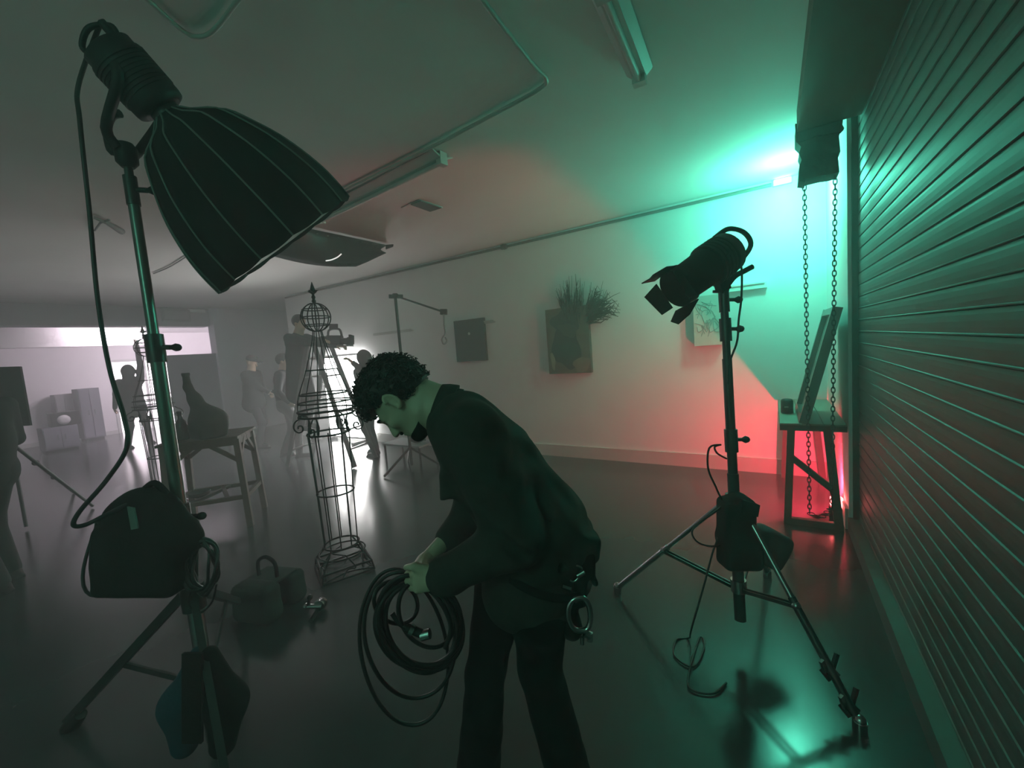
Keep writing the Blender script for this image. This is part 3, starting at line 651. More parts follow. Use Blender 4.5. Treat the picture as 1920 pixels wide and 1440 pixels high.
# ================================================================ RIGHT LAMP STAND
QB = fl(1391, 1215); QT = at(1356, 535, 2.02)
def onq(z): return QB+(QT-QB)*((z-QB[2])/(QT[2]-QB[2]))
st = thing('light_stand', 'chrome and black light stand in front of the bench', 'light stand', QB)
zc = lambda py: onq(H+(640-py)/F*2.03)[2]
MB().cyl(onq(.14), onq(.86), .026).build('lower_tube', M_DARKST, st)
MB().cyl(onq(.84), onq(1.42), .022).build('middle_tube', M_DARKST, st)
MB().cyl(onq(1.40), onq(1.66), .018).build('upper_tube', M_DARKST, st)
MB().cyl(onq(1.64), onq(QT[2]), .012).build('spigot', M_DARKST, st)
for py, r in ((838, .030), (632, .027), (578, .024)):
    z = H+(638-py)/F*2.04; k = MB().cyl(onq(z-.06), onq(z+.05), r).build('collar', M_DARKST, st); e = onq(z); dr = nrm(RIGHT)
    MB().cyl(e+dr*.02, e+dr*.05, .009).cyl(e+dr*.05, e+dr*.07, .008, .018).ball(e+dr*.075, .016, 10).build('knob', M_BLACK, k)
qf = [fl(1158, 1112), fl(1612, 1372), None]
d0, d1 = nrm((qf[0]-QB)*V(1, 1, 0)), nrm((qf[1]-QB)*V(1, 1, 0)); qf[2] = QB+V(.10, .74, 0)
hub, low = onq(.72), onq(.30)
MB().cyl(onq(.66), onq(.76), .040).build('leg_collar', M_DARKST, st); MB().cyl(onq(.28), onq(.34), .036).build('brace_collar', M_CHROME, st)
for i, ft in enumerate(qf):
    d = nrm((ft-hub)*V(1, 1, 0)); a = hub+d*.04; b = ft+V(0, 0, .035); sd = np.cross(d, V(0, 0, 1))
    g = MB().cyl(a, a+(b-a)*.5, .0125).build('leg', M_CHROME, st)
    MB().cyl(a+(b-a)*.48, b, .016).build('leg_lower', M_CHROME if i == 0 else M_DARKST, g)
    MB().cyl(b-V(0, 0, .035), b+V(0, 0, .01), .024).ball(b+V(0, 0, .012), .022, 10).build('foot', M_CHROME, g)
    mid = a+(b-a)*.52
    for s in (-1, 1): MB().bar(low+d*.03+sd*.012*s, mid+sd*.012*s, .005, .016, sd).build('brace', M_DARKST, st)
    MB().ball(mid, .02, 10).build('brace_bolt', M_CHROME, st)
# a pair of clamps near the right foot
a, b = hub, qf[1]
for s, lab in ((.80, 'black spring clamp gripping the right stand leg, higher one'), (.93, 'black spring clamp on the right stand leg next to its foot')):
    c = a+(b-a)*s; dd = nrm(b-a); sd = nrm(np.cross(dd, V(0, 0, 1))); t = thing('spring_clamp', lab, 'clamp', c, 'clamps on the right stand leg')
    for q in (-1, 1):
        MB().bar(c+sd*.018*q-dd*.03, c+sd*.022*q+dd*.035+UP*.03, .02, .012, UP).build('jaw', M_BLACK, t)
        MB().bar(c+sd*.018*q+UP*.02, c+sd*.045*q+UP*.075, .018, .012, UP).build('grip', M_CHROME if q > 0 else M_BLACK, t)
    MB().cyl(c-sd*.03+UP*.025, c+sd*.03+UP*.025, .006).build('pivot', M_CHROME, t)
# lamp head
h0, h1 = at(1360, 476, 1.99), at(1272, 538, 1.91); ax = nrm(h1-h0); Lh = np.linalg.norm(h1-h0); sv = nrm(np.cross(ax, FWD)); sv = sv if sv[2] > 0 else -sv
hd = thing('spot_lamp', 'black spot lamp with torn barn doors on the right stand', 'lamp', QT)
MB().lathe(h0-ax*.03, ax*(Lh+.02), [(0, .070), (.05, .098), (.40, .100), (.46, .090), (.9, .085), (1, .078)], 26).build('body', M_BLACK, hd)
MB().lathe(h1-ax*.03, ax*.05, [(0, .095), (1, .092)], 26).build('lens_ring', M_BLACK, hd)
for k in range(5): MB().lathe(h0+ax*(.03+.022*k), ax*.010, [(0, .103), (1, .103)], 24).build('cooling_fin', M_BLACK, hd)
side = nrm(np.cross(sv, ax))
flaps = [([(-.085, 0), (.085, 0), (.10, .055), (.02, .075), (-.03, .060), (-.08, .075)], sv, side, .35), ([(-.085, 0), (.085, 0), (.06, .07), (-.01, .10), (-.09, .06)], -sv, side, .55),
         ([(-.07, 0), (.07, 0), (.07, .07), (-.06, .085)], side, sv, .5), ([(-.07, 0), (.07, 0), (.05, .08), (-.07, .06)], -side, sv, .5)]
for poly, out, al, sp in flaps:
    b0 = h1+ax*.02+out*.088; dr = nrm(ax+out*sp); MB().prism([b0+al*x+dr*y for x, y in poly], np.cross(al, dr)*.005).build('barn_door', M_BLACK, hd)
MB().tube(spline([h0-ax*.0+sv*.092, h0-ax*.10+sv*.090, h0-ax*.165+sv*.03, h0-ax*.15-sv*.04, h0-ax*.02-sv*.075], 26), .012).build('handle', M_BLACK, hd)
MB().bar(QT+V(0, 0, -.02), h0+ax*.09-sv*.05, .05, .05, FWD).build('bracket', M_BLACK, hd)
MB().lathe(QT-V(0, 0, .05), (0, 0, .08), [(0, .018), (.3, .026), (1, .028)], 16).build('stand_receiver', M_BLACK, hd)
MB().tube(spline([QT+RIGHT*.02, at(1378, 518, 2.0), at(1396, 508, 2.0), at(1411, 500, 2.0)], 16), [.016]*17 if 0 else .013).build('tilt_lever', M_BLACK, hd)
for s in (-1, 1): MB().bar(h0+ax*.09+side*.105*s, QT+side*.03*s+V(0, 0, .005), .03, .008, ax).build('yoke_arm', M_BLACK, hd)
MB().bar(QT-RIGHT*.05-V(0, 0, .03), QT-RIGHT*.01-V(0, 0, .03), .012, .012).build('lock_screw', M_BLACK, hd)
# cable of the right lamp
pts = [at(1388, 490, 2.0), at(1391, 512, 1.98), at(1390, 560, 1.98), at(1385, 600, 1.99), at(1382, 640, 1.99), at(1368, 680, 2.0), at(1364, 720, 2.0)]
tag(MB().tube(spline(pts, 40), .0048, 6).build('lamp_cable', M_CABLE), 'thin cable dropping from the right lamp along its pole', 'cable')
pts = [at(1362, 860, 2.0), at(1345, 850, 1.98), at(1340, 838, 1.98), at(1352, 834, 1.98), at(1330, 840, 1.98), at(1328, 880, 1.98), at(1345, 920, 2.0), at(1352, 950, 2.0), at(1300, 990, 2.0), at(1310, 1018, 2.0), at(1350, 1022, 2.0), at(1358, 990, 2.02), at(1338, 1030, 2.0), at(1322, 1090, 1.98), at(1296, 1180, 1.97)]
e = fl(1292, 1196, .012); pts += [e, fl(1268, 1200, .008), fl(1265, 1230, .008), fl(1300, 1250, .008), fl(1320, 1215, .008), fl(1312, 1195, .008), fl(1290, 1270, .008), fl(1300, 1295, .008), fl(1340, 1300, .008), fl(1362, 1280, .008)]
tag(MB().tube(spline(pts, 130), .0045, 6).build('floor_cable', M_CABLE), 'black cable curling from the right stand down to loops on the floor', 'cable')
# pouches on the right stand
pc = at(1382, 1000, 2.0)
t = thing('ballast_pouch', 'black ballast pouch hung on the right stand', 'bag', pc-UP*.18)
sdf([rbx(pc+UP*.06-RIGHT*.005, (.05, .035, .085), AX, .025, .03), rbx(pc-UP*.08+RIGHT*.012, (.062, .035, .055), AX, .03, .03), cap(pc+UP*.15, pc-UP*.02, .05, .06, .03)], .009).build('pouch', M_FABRIC, t)
MB().prism([pc+RIGHT*a+UP*b-FWD*.07 for a, b in ((-.01, .18), (.07, .155), (.06, .10), (-.02, .12))], FWD*.05).build('flap', M_FABRIC, t)
pc2 = at(1440, 1025, 2.15)
t = thing('ballast_pouch', 'dark grey pouch behind the chrome leg of the right stand', 'bag', pc2-UP*.12)
sdf([rbx(pc2, (.05, .04, .06), np.array([nrm(RIGHT-UP*.5), FWD, nrm(UP+RIGHT*.5)]), .03, .03), cap(pc2-RIGHT*.08+UP*.09, pc2+RIGHT*.02, .03, .06, .05)], .010).build('pouch', mat('dark_grey_nylon', (.02, .024, .023), .8, scale=40), t)
MB().bar(pc2-RIGHT*.09+UP*.11, pc2+RIGHT*.0+UP*.03-FWD*.06, .03, .008, UP).build('strap', M_FABRIC, t)

# grip head lying on the floor
c = fl(590, 1150)
t = thing('grip_head', 'chrome grip head clamp lying on the floor near the iron column', 'clamp', c)
MB().cyl(c+V(0, 0, .045)-RIGHT*.045, c+V(0, 0, .045)+RIGHT*.05, .014).build('shaft', M_CHROME, t)
MB().lathe(c+V(0, 0, .045)+RIGHT*.03, FWD*.05, [(0, .034), (.4, .036), (.5, .03), (1, .034)], 18).build('disc', M_CHROME, t)
MB().cyl(c+V(0, 0, .045)-RIGHT*.035, c+V(0, 0, .10)-RIGHT*.02, .010).ball(c+V(0, 0, .105)-RIGHT*.018, .018, 10).build('handle', M_DARKST, t)
MB().ball(c+V(0, 0, .045)-RIGHT*.05, .02, 10).build('screw', M_CHROME, t)
MB().cyl(c+RIGHT*.02+V(0, 0, .02), c+RIGHT*.03-FWD*.11+V(0, 0, .015), .012).build('stub', M_BLACK, t)
# ================================================================ MIDDLE OF THE ROOM
# rustic wooden stand with a vase and a bottle
s0, s1, s2 = fl(392, 1000), fl(497, 984), fl(432, 962); s3 = s0+s2-s0+(s0-s1)*0
ux = nrm(V(.52, .62, 0)); uy = V(-ux[1], ux[0], 0)
cS = (s1+s2)/2+V(-.17, -.16, 0)
t = thing('wooden_stand', 'rough brown wooden stand with braced legs carrying the long-necked vase', 'table', cS)
HW, HL, TZ = .27, .33, .905
cor = [(-HL, -HW), (HL, -HW), (HL, HW), (-HL, HW)]
P2 = lambda a, b, z: cS+ux*a+uy*b+V(0, 0, z)
for a, b in cor:
    lg = MB().bar(P2(a*.90, b*.90, TZ-.03), P2(a, b, 0), .052, .052, ux).build('leg', M_WOOD, t)
for (a, b), (c, d) in zip(cor, cor[1:]+cor[:1]):
    e = nrm(P2(c, d, 0)-P2(a, b, 0)); n = np.cross(e, V(0, 0, 1))
    MB().bar(P2(a*.9, b*.9, TZ-.055), P2(c*.9, d*.9, TZ-.055), .025, .065, n).build('apron', M_WOOD, t)
    MB().bar(P2(a*.97, b*.97, .30), P2(c*.97, d*.97, .30), .035, .04, n).build('stretcher', M_WOOD, t)
    for (p, q) in (((a, b), (c, d)), ((c, d), (a, b))):
        k = .42; MB().bar(P2(p[0]*.93, p[1]*.93, TZ-.25), P2(p[0]*.9*(1-k)+q[0]*.9*k, p[1]*.9*(1-k)+q[1]*.9*k, TZ-.05), .028, .038, n).build('brace', M_WOOD, t)
for i in range(5):
    b = -HW*.96+i*HW*.96*2/4; MB().bar(P2(-HL*1.0, b, TZ-.008), P2(HL*1.0, b, TZ-.008), HW*.46, .024, uy).build('plank', M_WOOD, t)
for s in (-1, 1): MB().bar(P2(s*HL*.5, -HW*.97, .30), P2(s*HL*.5-.2*s, HW*.97, .30), .03, .035, V(0, 0, 1)).build('cross_bar', M_WOOD, t)
M_CLAY = mat('dark_clay', (.035, .034, .036), .7, scale=20, bump=.2)
vb = at(390, 806, 4.02); vb[2] = TZ+.006
t = thing('long_neck_vase', 'dark gourd-shaped vase with a long bent neck on the wooden stand', 'vase', vb)
VR = RIGHT*V(1, 1, 0); VR = nrm(VR)
pr = [ell(vb+V(0, 0, .15)+VR*.02, (.165, .165, .15), None, .05), rbx(vb+V(0, 0, .055), (.10, .10, .03), None, .02, .05), cap(vb+V(0, 0, .24)-VR*.03, vb+V(0, 0, .38)-VR*.085, .085, .05, .07), cap(vb+V(0, 0, .38)-VR*.085, vb+V(0, 0, .50)-VR*.135, .05, .034, .05), cap(vb+V(0, 0, .50)-VR*.135, vb+V(0, 0, .61)-VR*.14, .034, .029, .03)]
sdf(pr, .010).build('vessel', M_CLAY, t)
MB().lathe(vb+V(0, 0, .605)-VR*.14, (0, 0, .035), [(0, .029), (.5, .034), (1, .032), (1, .02), (.3, .018)], 16, cap=False).build('lip', M_CLAY, t)
bb = at(341, 806, 4.02); bb[2] = TZ+.006
t = thing('glass_bottle', 'dark glass bottle next to the long-necked vase', 'bottle', bb)
MB().lathe(bb, (0, 0, .27), [(0, .048), (.05, .055), (.5, .056), (.66, .04), (.76, .02), (.93, .018), (.94, .022), (1, .022)], 20).build('body', mat('dark_bottle_glass', (.02, .03, .03), .15), t)
MB().lathe(bb+V(0, 0, .265), (0, 0, .012), [(0, .019), (1, .017)], 14).build('cap', M_BLACK, t)
tt = P2(-.12, -.10, .325); t = thing('dark_pot', 'small dark shallow pot resting on the lower bars of the wooden stand', 'pot', tt)
MB().lathe(tt, (0, 0, .045), [(0, .05), (.4, .085), (1, .09), (1, .075), (.3, .06)], 20, cap=False).ball(tt+V(0, 0, .015), (.06, .06, .014), 12).build('bowl', M_CLAY, t)
MB().ring(tt+V(0, 0, .045), (0, 0, 1), .088, .006, 24, 6).build('rim', M_CLAY, t)

# wrought iron column: base, shaft, scrolled capital, spire, ball and finial
def iron_column(loc, label):
    t = thing('iron_column', label, 'garden column', loc, 'wrought iron columns'); o = np.array(loc, float)
    zr = lambda r, z, w=.006, n=36: MB().ring(o+V(0, 0, z), (0, 0, 1), r, w, n, 6)
    bh = .20; sq = [o+V(math.cos(a), math.sin(a), 0)*.25 for a in np.arange(4)*math.pi/2+.35]
    for z, k in ((.012, 1.), (.075, .94)):
        m = MB(); pts = [o+(p-o)*k+V(0, 0, z) for p in sq]
        for a, b in zip(pts, pts[1:]+pts[:1]): m.tube([a, b], .008, 6)
        m.build('base_frame', M_IRON, t)
    for p in sq:
        MB().tube([p+V(0, 0, .012), o+(p-o)*.94+V(0, 0, .075)], .007, 6).build('base_post', M_IRON, t)
        MB().tube(spline([o+(p-o)*.94+V(0, 0, .075), o+(p-o)*.72+V(0, 0, .13), o+(p-o)*.5+V(0, 0, bh)], 10), .006, 6).build('base_arm', M_IRON, t)
    for a, b in zip(sq, sq[1:]+sq[:1]):
        c = (a+b)/2; d = nrm(b-a); 
        MB().tube(spline([a+V(0, 0, .02), c+(o-c)*.25+V(0, 0, .03), b+V(0, 0, .02)], 14), .006, 6).build('base_bow', M_IRON, t)
        MB().tube(spline([c+V(0, 0, .012)-d*.05, c+(o-c)*.2+V(0, 0, .05), c+V(0, 0, .075)*.9+d*.05, c+(o-c)*.5+V(0, 0, .14)], 14), .005, 6).build('base_scroll', M_IRON, t)
    zr(.122, bh, .007).build('ring', M_IRON, t); zr(.16, .14, .006).build('ring', M_IRON, t); zr(.128, .60, .006).build('ring', M_IRON, t); zr(.145, 1.04, .007).build('ring', M_IRON, t)
    for k in range(10):
        a = 2*math.pi*k/10; e = V(math.cos(a), math.sin(a), 0)
        MB().tube([o+e*.118+V(0, 0, bh), o+e*.128+V(0, 0, .6), o+e*.145+V(0, 0, 1.06)], .0048, 6).build('shaft_rod', M_IRON, t)
    for k in range(4):
        a = math.pi/2*k+.5; e = V(math.cos(a), math.sin(a), 0); th = np.linspace(0, 4.2*math.pi/1.6, 34); rr = .062*np.exp(-.20*th)
        c = o+e*.215+V(0, 0, 1.085)
        pts = [o+e*.150+V(0, 0, 1.165), o+e*.19+V(0, 0, 1.17)]+[c+e*(math.sin(q)*r)+V(0, 0, math.cos(q)*r) for q, r in zip(th, rr)]
        MB().tube(pts, .0058, 6).build('scroll', M_IRON, t)
        MB().tube(spline([o+e*.145+V(0, 0, 1.04), o+e*.135+V(0, 0, 1.10), o+e*.15+V(0, 0, 1.165)], 8), .006, 6).build('capital_post', M_IRON, t)
        MB().lathe(o+e*.14+V(0, 0, 1.05), (0, 0, .10), [(0, .005), (.5, .013), (1, .003)], 8).build('capital_bud', M_IRON, t)
    for r, z, w in ((.185, 1.175, .008), (.19, 1.21, .007), (.18, 1.27, .006), (.165, 1.33, .006), (.105, 1.50, .004)): zr(r, z, w).build('ring', M_IRON, t)
    for k in range(6):
        a = 2*math.pi*k/6+.2; e = V(math.cos(a), math.sin(a), 0)
        MB().tube(spline([o+e*.185+V(0, 0, 1.175), o+e*.18+V(0, 0, 1.3), o+e*.105+V(0, 0, 1.5), o+e*.045+V(0, 0, 1.70), o+e*.03+V(0, 0, 1.78)], 20), .0036, 5).build('spire_rod', M_IRON, t)
    bc = o+V(0, 0, 1.875)
    for k in range(4):
        a = math.pi*k/4; MB().ring(bc, (math.cos(a), math.sin(a), 0), .10, .0042, 30, 5).build('ball_hoop', M_IRON, t)
    for z in (-.0, .055, -.055): MB().ring(bc+V(0, 0, z), (0, 0, 1), math.sqrt(.01-z*z), .004, 30, 5).build('ball_hoop', M_IRON, t)
    MB().cyl(bc-V(0, 0, .10), bc+V(0, 0, .13), .005, n=6).build('spindle', M_IRON, t)
    MB().lathe(bc+V(0, 0, .10), (0, 0, .06), [(0, .008), (.2, .016), (.45, .009), (.7, .014), (1, .006)], 10).build('finial_stem', M_IRON, t)
    m = MB(); fz = bc+V(0, 0, .175)
    for k in range(4):
        a = math.pi/2*k+.3; e = V(math.cos(a), math.sin(a), 0)
        m.lathe(fz, e*.042+V(0, 0, .012), [(0, .014), (.6, .009), (1, .001)], 6)
    m.lathe(fz-V(0, 0, .02), (0, 0, .095), [(0, .006), (.3, .020), (.65, .011), (1, .001)], 10); m.build('star_finial', M_IRON, t)
    return t
ic = iron_column(fl(646, 1066), 'near black wrought iron column with ball finial on the open floor')
c2 = copy_tree(ic); p = at(268, 625, 4.75); c2.location = (p[0], p[1], 0); c2.rotation_euler = (0, 0, .5)
c2['label'] = 'far black wrought iron column half hidden by the left stand pole'

# boom stand with a hook near the far wall
q0 = at(741, 556, 5.55); d = 5.55
t = thing('boom_stand', 'thin boom stand with an arm and hanging hook before the far wall', 'stand', (q0[0], q0[1], 0))
b0 = V(q0[0], q0[1], 0)
MB().cyl(b0+V(0, 0, .05), q0, .020).build('pole', M_DARKST, t)
MB().lathe(q0-V(0, 0, .02), V(0, 0, .06), [(0, .03), (.5, .055), (1, .03)], 14).bar(q0-RIGHT*.08, q0+RIGHT*.10, .04, .05).build('grip_head', M_DARKST, t)
e = at(832, 585, 5.6); MB().cyl(q0+RIGHT*.02, e, .013).build('arm', M_DARKST, t)
MB().box(e, (.09, .06, .07), AX).build('arm_clamp', M_DARKST, t)
MB().tube(spline([e, at(833, 610, 5.6), at(835, 625, 5.6), at(829, 636, 5.6), at(832, 645, 5.6), at(838, 640, 5.6), at(835, 632, 5.6)], 24), .012).build('hook', M_BEAM, t)
for k in range(3):
    a = k*2.094+.4; f = b0+V(math.cos(a), math.sin(a), 0)*.45; MB().bar(b0+V(0, 0, .30), f+V(0, 0, .015), .02, .025).build('leg', M_DARKST, t)
# low table with a crumpled dark bag
tb = fl(775, 862); t = thing('low_table', 'low thin-legged table by the far wall behind the bent man', 'table', tb)
for a, b in ((-.42, -.15), (.30, -.15), (.30, .2), (-.42, .2)):
    MB().cyl(tb+V(a, b, 0), tb+V(a, b, .24), .016).build('leg', M_DARKST, t)
MB().span(tb+V(-.45, -.18, .24), tb+V(.33, .23, .265)).build('top', M_BEAM, t)
cb = tb+V(.12, .0, .266); t = thing('crumpled_bag', 'crumpled dark bag on the low table beneath the man\'s chin', 'bag', cb)
pr = [ell(cb+V(0, 0, .11), (.16, .12, .11), None, .04)]
for k in range(9):
    a = k*.7; pr.append(cap(cb+V(0, 0, .12), cb+V(math.cos(a)*.17, math.sin(a)*.11, .05+.10*((k*5) % 3)), .06, .012, .02))
sdf(pr, .014).build('sack', mat('dark_bag_plastic', (.03, .035, .035), .4), t)
MB().tube(spline([cb+V(.02, -.04, .19), cb+V(-.05, -.05, .25), cb+V(-.10, -.05, .30)], 8), .012).build('twisted_neck', MATS['dark_bag_plastic'], t)

# black flag on a stand at the left edge
f0, f1 = at(-70, 690, 4.3), at(37, 687, 4.3); f2 = at(40, 800, 4.3)
t = thing('flag_panel', 'black cloth flag panel at the left edge of the room', 'flag', (f1[0], f1[1], 0))
MB().prism([f0, f1, V(f1[0], f1[1], f2[2]), V(f0[0], f0[1], f2[2])], FWD*.02).build('cloth', mat('flag_cloth', (.03, .032, .036), .9), t)
pb = V(*((f0+f1)/2)[:2], 0)+FWD*V(1, 1, 0)*.05; MB().cyl(pb+V(0, 0, .03), V(pb[0], pb[1], f1[2]), .016).build('pole', M_DARKST, t)
a, b = V(pb[0], pb[1], .95), fl(138, 925)
lg = MB().cyl(a, b+V(0, 0, .02), .017).build('leg', M_DARKST, t); MB().ball(a+(b-a)*.33, .034, 10).ball(a+(b-a)*.62, .028, 10).build('leg_lock', M_BLACK, lg)
for s in (1.9, 3.9): MB().cyl(a, pb+V(math.cos(s), math.sin(s), 0)*.6+V(0, 0, .02), .017).build('leg', M_DARKST, t)

# A-frame ladder
ap = V(-5.78, 3.80, 1.86); dL = nrm(V(1.15, .33, 0)); dS = V(-dL[1], dL[0], 0)
t = thing('step_ladder', 'aluminium A-frame step ladder under the camera operator', 'ladder', (ap[0], ap[1], 0)); M_ALU = mat('ladder_aluminium', (.20, .20, .20), .4, .6)
for sg in (-1, 1):
    for s in (-1, 1): MB().bar(ap+dS*.17*s+dL*.05*sg, V(ap[0], ap[1], .015)+dS*.26*s+dL*.60*sg, .028, .065, dS).build('rail', M_ALU, t)
    for k in range(1, 7):
        z = .27*k; q = 1-z/1.86; c = V(ap[0], ap[1], z)+dL*sg*(.05+.55*q); w = .17+.09*q
        MB().bar(c-dS*w, c+dS*w, .05 if sg < 0 else .025, .022, dL).build('rung', M_ALU, t)
MB().box(ap, (.16, .40, .03), (dL, dS, V(0, 0, 1))).build('top_cap', M_ALU, t)
for s in (-1, 1): MB().bar(V(ap[0], ap[1], .95)+dS*.215*s-dL*.30, V(ap[0], ap[1], .95)+dS*.215*s+dL*.30, .006, .02, dS).build('spreader', M_ALU, t)

# ================================================================ PEOPLE
def ik(a, b, l1, l2, hint):
    d = b-a; L = min(np.linalg.norm(d), (l1+l2)*.995); d = nrm(d); c = (l1*l1-l2*l2+L*L)/(2*L); h = math.sqrt(max(1e-6, l1*l1-c*c))
    hn = np.array(hint, float); hn = nrm(hn-d*np.dot(hn, d)); return a+d*c+hn*h
def hand_prims(w, d, n, s=1., curl=.5, side=1):
    """wrist w, finger direction d, palm normal n: palm, four unequal bent fingers and a thumb leaving the palm's side"""
    d = nrm(d); n = nrm(n-d*np.dot(n, d)); e = np.cross(d, n)*side; pr = [cap(w-d*.02*s, w+d*.02*s, .024*s, .022*s, .012)]
    pr += [rbx(w+d*.05*s, (.030*s, .032*s, .006*s), (e, d, n), .008*s, .012)]
    for i, (o, L) in enumerate(((-.030, .068), (-.010, .078), (.011, .073), (.031, .056))):
        k = w+d*.088*s+e*o*s; q = k; ang = 0
        for j, f in enumerate((.45, .32, .23)):
            ang += curl*(.7+.5*(j > 0)); dr = d*math.cos(ang)+n*math.sin(ang); q2 = q+dr*L*f*s; pr.append(cap(q, q2, .0088*s, .0078*s, .006)); q = q2
    th = w+d*.02*s-e*.030*s; t1 = th+(d*.55-e*.60+n*.35)*.045*s; t2 = t1+(d*.85-e*.15+n*.5)*.035*s
    pr += [cap(th, t1, .013*s, .010*s, .012), cap(t1, t2, .010*s, .008*s, .006)]
    return pr
def figure(label, loc, heading, hands, s=1., lean=0., step=.10, top=(.05, .05, .055), legs=(.04, .042, .05), head_dir=None, hat=None, hood=False, coat=0., res=.016, skin=True, hand_dirs=None, foot_dz=(0, 0)):
    """standing person: local x right, y forward, z up; hands = two targets in local coordinates"""
    o = np.array(loc, float); ch, sh = math.cos(heading), math.sin(heading); A = np.array([[ch, sh, 0], [-sh, ch, 0], [0, 0, 1.]])
    L = lambda x, y, z: o+(A.T @ V(x, y, z))*s
    fw, rt = A[1], A[0]
    t = thing('person', label, 'person', o)
    hip = L(0, 0, .95); ln = lambda z: lean*(z-.95)
    chest = L(0, ln(1.30), 1.30); neck = L(0, ln(1.46)+.01, 1.47); hc = L(0, ln(1.62)+.03, 1.615)
    hf = nrm(fw if head_dir is None else A.T @ np.array(head_dir, float)); hu = nrm(V(0, 0, 1)-hf*hf[2]); hs = np.cross(hf, hu)
    body, shirt, trou = [], [], []
    body += [cap(neck, hc-hu*.03*s, .055*s, .058*s, .03), ell(hc+hu*.03*s-hf*.008*s, V(.075, .092, .10)*s, (hs, hf, hu), .03), ell(hc-hu*.055*s+hf*.02*s, V(.055, .065, .06)*s, (hs, hf, hu), .03),
             cap(hc+hf*.085*s+hu*.01*s, hc+hf*.108*s-hu*.03*s, .010*s, .014*s, .012), ell(hc+hf*.085*s-hu*.062*s, V(.022, .012, .008)*s, (hs, hf, hu), .006)]
    for q in (-1, 1):
        body += [ell(hc+hs*q*.078*s-hf*.01*s, V(.010, .022, .032)*s, (hs, hf, hu), .006), ell(hc+hs*q*.032*s+hf*.088*s+hu*.022*s, V(.016, .008, .008)*s, (hs, hf, hu), .004, -1)]
    body += [cap(chest, neck, .11*s, .06*s, .06), cap(hip, chest, .12*s, .125*s, .06, rt, 1.25)]
    shirt += [cap(hip-V(0, 0, .06+coat)*s, hip+(chest-hip)*.5, (.135+.05*(coat > 0))*s, .140*s, .05, rt, 1.25), cap(hip+(chest-hip)*.5, chest, .14*s, .145*s, .05, rt, 1.3), cap(chest+V(0, 0, .07)*s-rt*.10*s, chest+V(0, 0, .07)*s+rt*.10*s, .095*s, k=.06), cap(chest+V(0, 0, .08)*s, neck-V(0, 0, .005)*s, .10*s, .068*s, .04)]
    if hood: shirt += [ell(hc+hu*.02*s-hf*.02*s, V(.105, .12, .13)*s, (hs, hf, hu), .05), ell(hc+hf*.11*s, V(.07, .06, .085)*s, (hs, hf, hu), .02, -1), cap(neck-fw*.04*s, hc-hf*.05*s, .09*s, .10*s, .05)]
    hm = MB()
    for i, q in enumerate((-1, 1)):
        sh_ = L(q*.185, ln(1.40), 1.405); hd_ = L(*hands[i]); el_ = ik(sh_, hd_, .29*s, .26*s, -V(0, 0, 1)*.9+rt*q*.5-fw*.35)
        wr = hd_-nrm(hd_-el_)*.03*s
        body += [cap(sh_, el_, .045*s, .04*s, .03), cap(el_, wr, .038*s, .026*s, .02)]
        shirt += [cap(sh_, el_, .068*s, .058*s, .05), cap(el_, wr-nrm(wr-el_)*.01*s, .056*s, .042*s, .02)]
        nn = np.cross(nrm(wr-el_), rt*q); nn = nn if np.linalg.norm(nn) > .1 else fw
        sdf(hand_prims(wr, wr-el_, (fw*.5-rt*q*.6) if abs(np.dot(nrm(wr-el_), fw)) < .7 else V(0, 0, -1)-rt*q*.2, s, .45, q), .0065, hm)
        sy = step*(1 if i else -1); f = L(q*.11, sy, .07+foot_dz[i]); hj = L(q*.085, 0, .90); kn = ik(hj, f, .44*s, .43*s, fw)
        body += [cap(hj, kn, .07*s, .05*s, .04), cap(kn, f, .048*s, .036*s, .03)]
        trou += [cap(hj+V(0, 0, .04)*s, kn, .092*s, .068*s, .05), cap(kn, f+V(0, 0, .01), .066*s, .058*s, .04)]
        sm = sdf([cap(f-V(0, 0, .035)*s-fw*.03*s, f-V(0, 0, .042)*s+fw*.14*s, .040*s, .034*s, .02), cap(f, f-V(0, 0, .02)*s, .05*s, .045*s, .02), rbx(f-V(0, 0, .062)*s+fw*.055*s, (.03*s, .12*s, .004), (rt, fw, V(0, 0, 1)), .008, .01)], .012)
        sm.build('shoe', M_RUBBER, t)
    trou += [cap(hip-V(0, 0, .07)*s-rt*.05*s, hip-V(0, 0, .07)*s+rt*.05*s, .125*s, k=.05), cap(hip, hip+V(0, 0, .08)*s, .12*s, .12*s, .05, rt, 1.2)]
    bm = sdf(body, res*.8); bm.add(np.concatenate(hm.v), hm.f, True); bm.build('body', M_SKIN, t)
    key = 'cloth_%.3f_%.3f_%.3f'
    sdf(shirt, res).build('jacket', mat(key % top, top, .85, var=.2, scale=20), t); sdf(trou, res).build('trousers', mat(key % legs, legs, .85, var=.2, scale=20), t)
    if hat == 'cap':
        m = sdf([ell(hc+hu*.075*s-hf*.01*s, V(.092, .106, .075)*s, (hs, hf, hu), .02), ell(hc+hu*.0*s, V(.2, .2, .045)*s, (hs, hf, hu), .01, -1), rbx(hc+hu*.058*s+hf*.12*s, V(.055, .055, .002)*s, (hs, nrm(hf-hu*.15), nrm(hu+hf*.15)), .006, .01)], .009)
        m.build('cap', mat('dark_cap_cloth', (.03, .03, .035), .8), t)
    elif not hood:
        pr = [ell(hc+hu*.045*s-hf*.025*s, V(.088, .102, .10)*s, (hs, hf, hu), .02), ell(hc+hf*.115*s-hu*.03*s, V(.11, .10, .10)*s, (hs, hf, hu), .02, -1), ell(hc-hu*.12*s, V(.15, .15, .08)*s, (hs, hf, hu), .02, -1)]
        sdf(pr, .010).build('hair', M_HAIR, t)
    return t
def hd(x, y): return math.atan2(-x, y)     # heading whose forward points along (x, y)
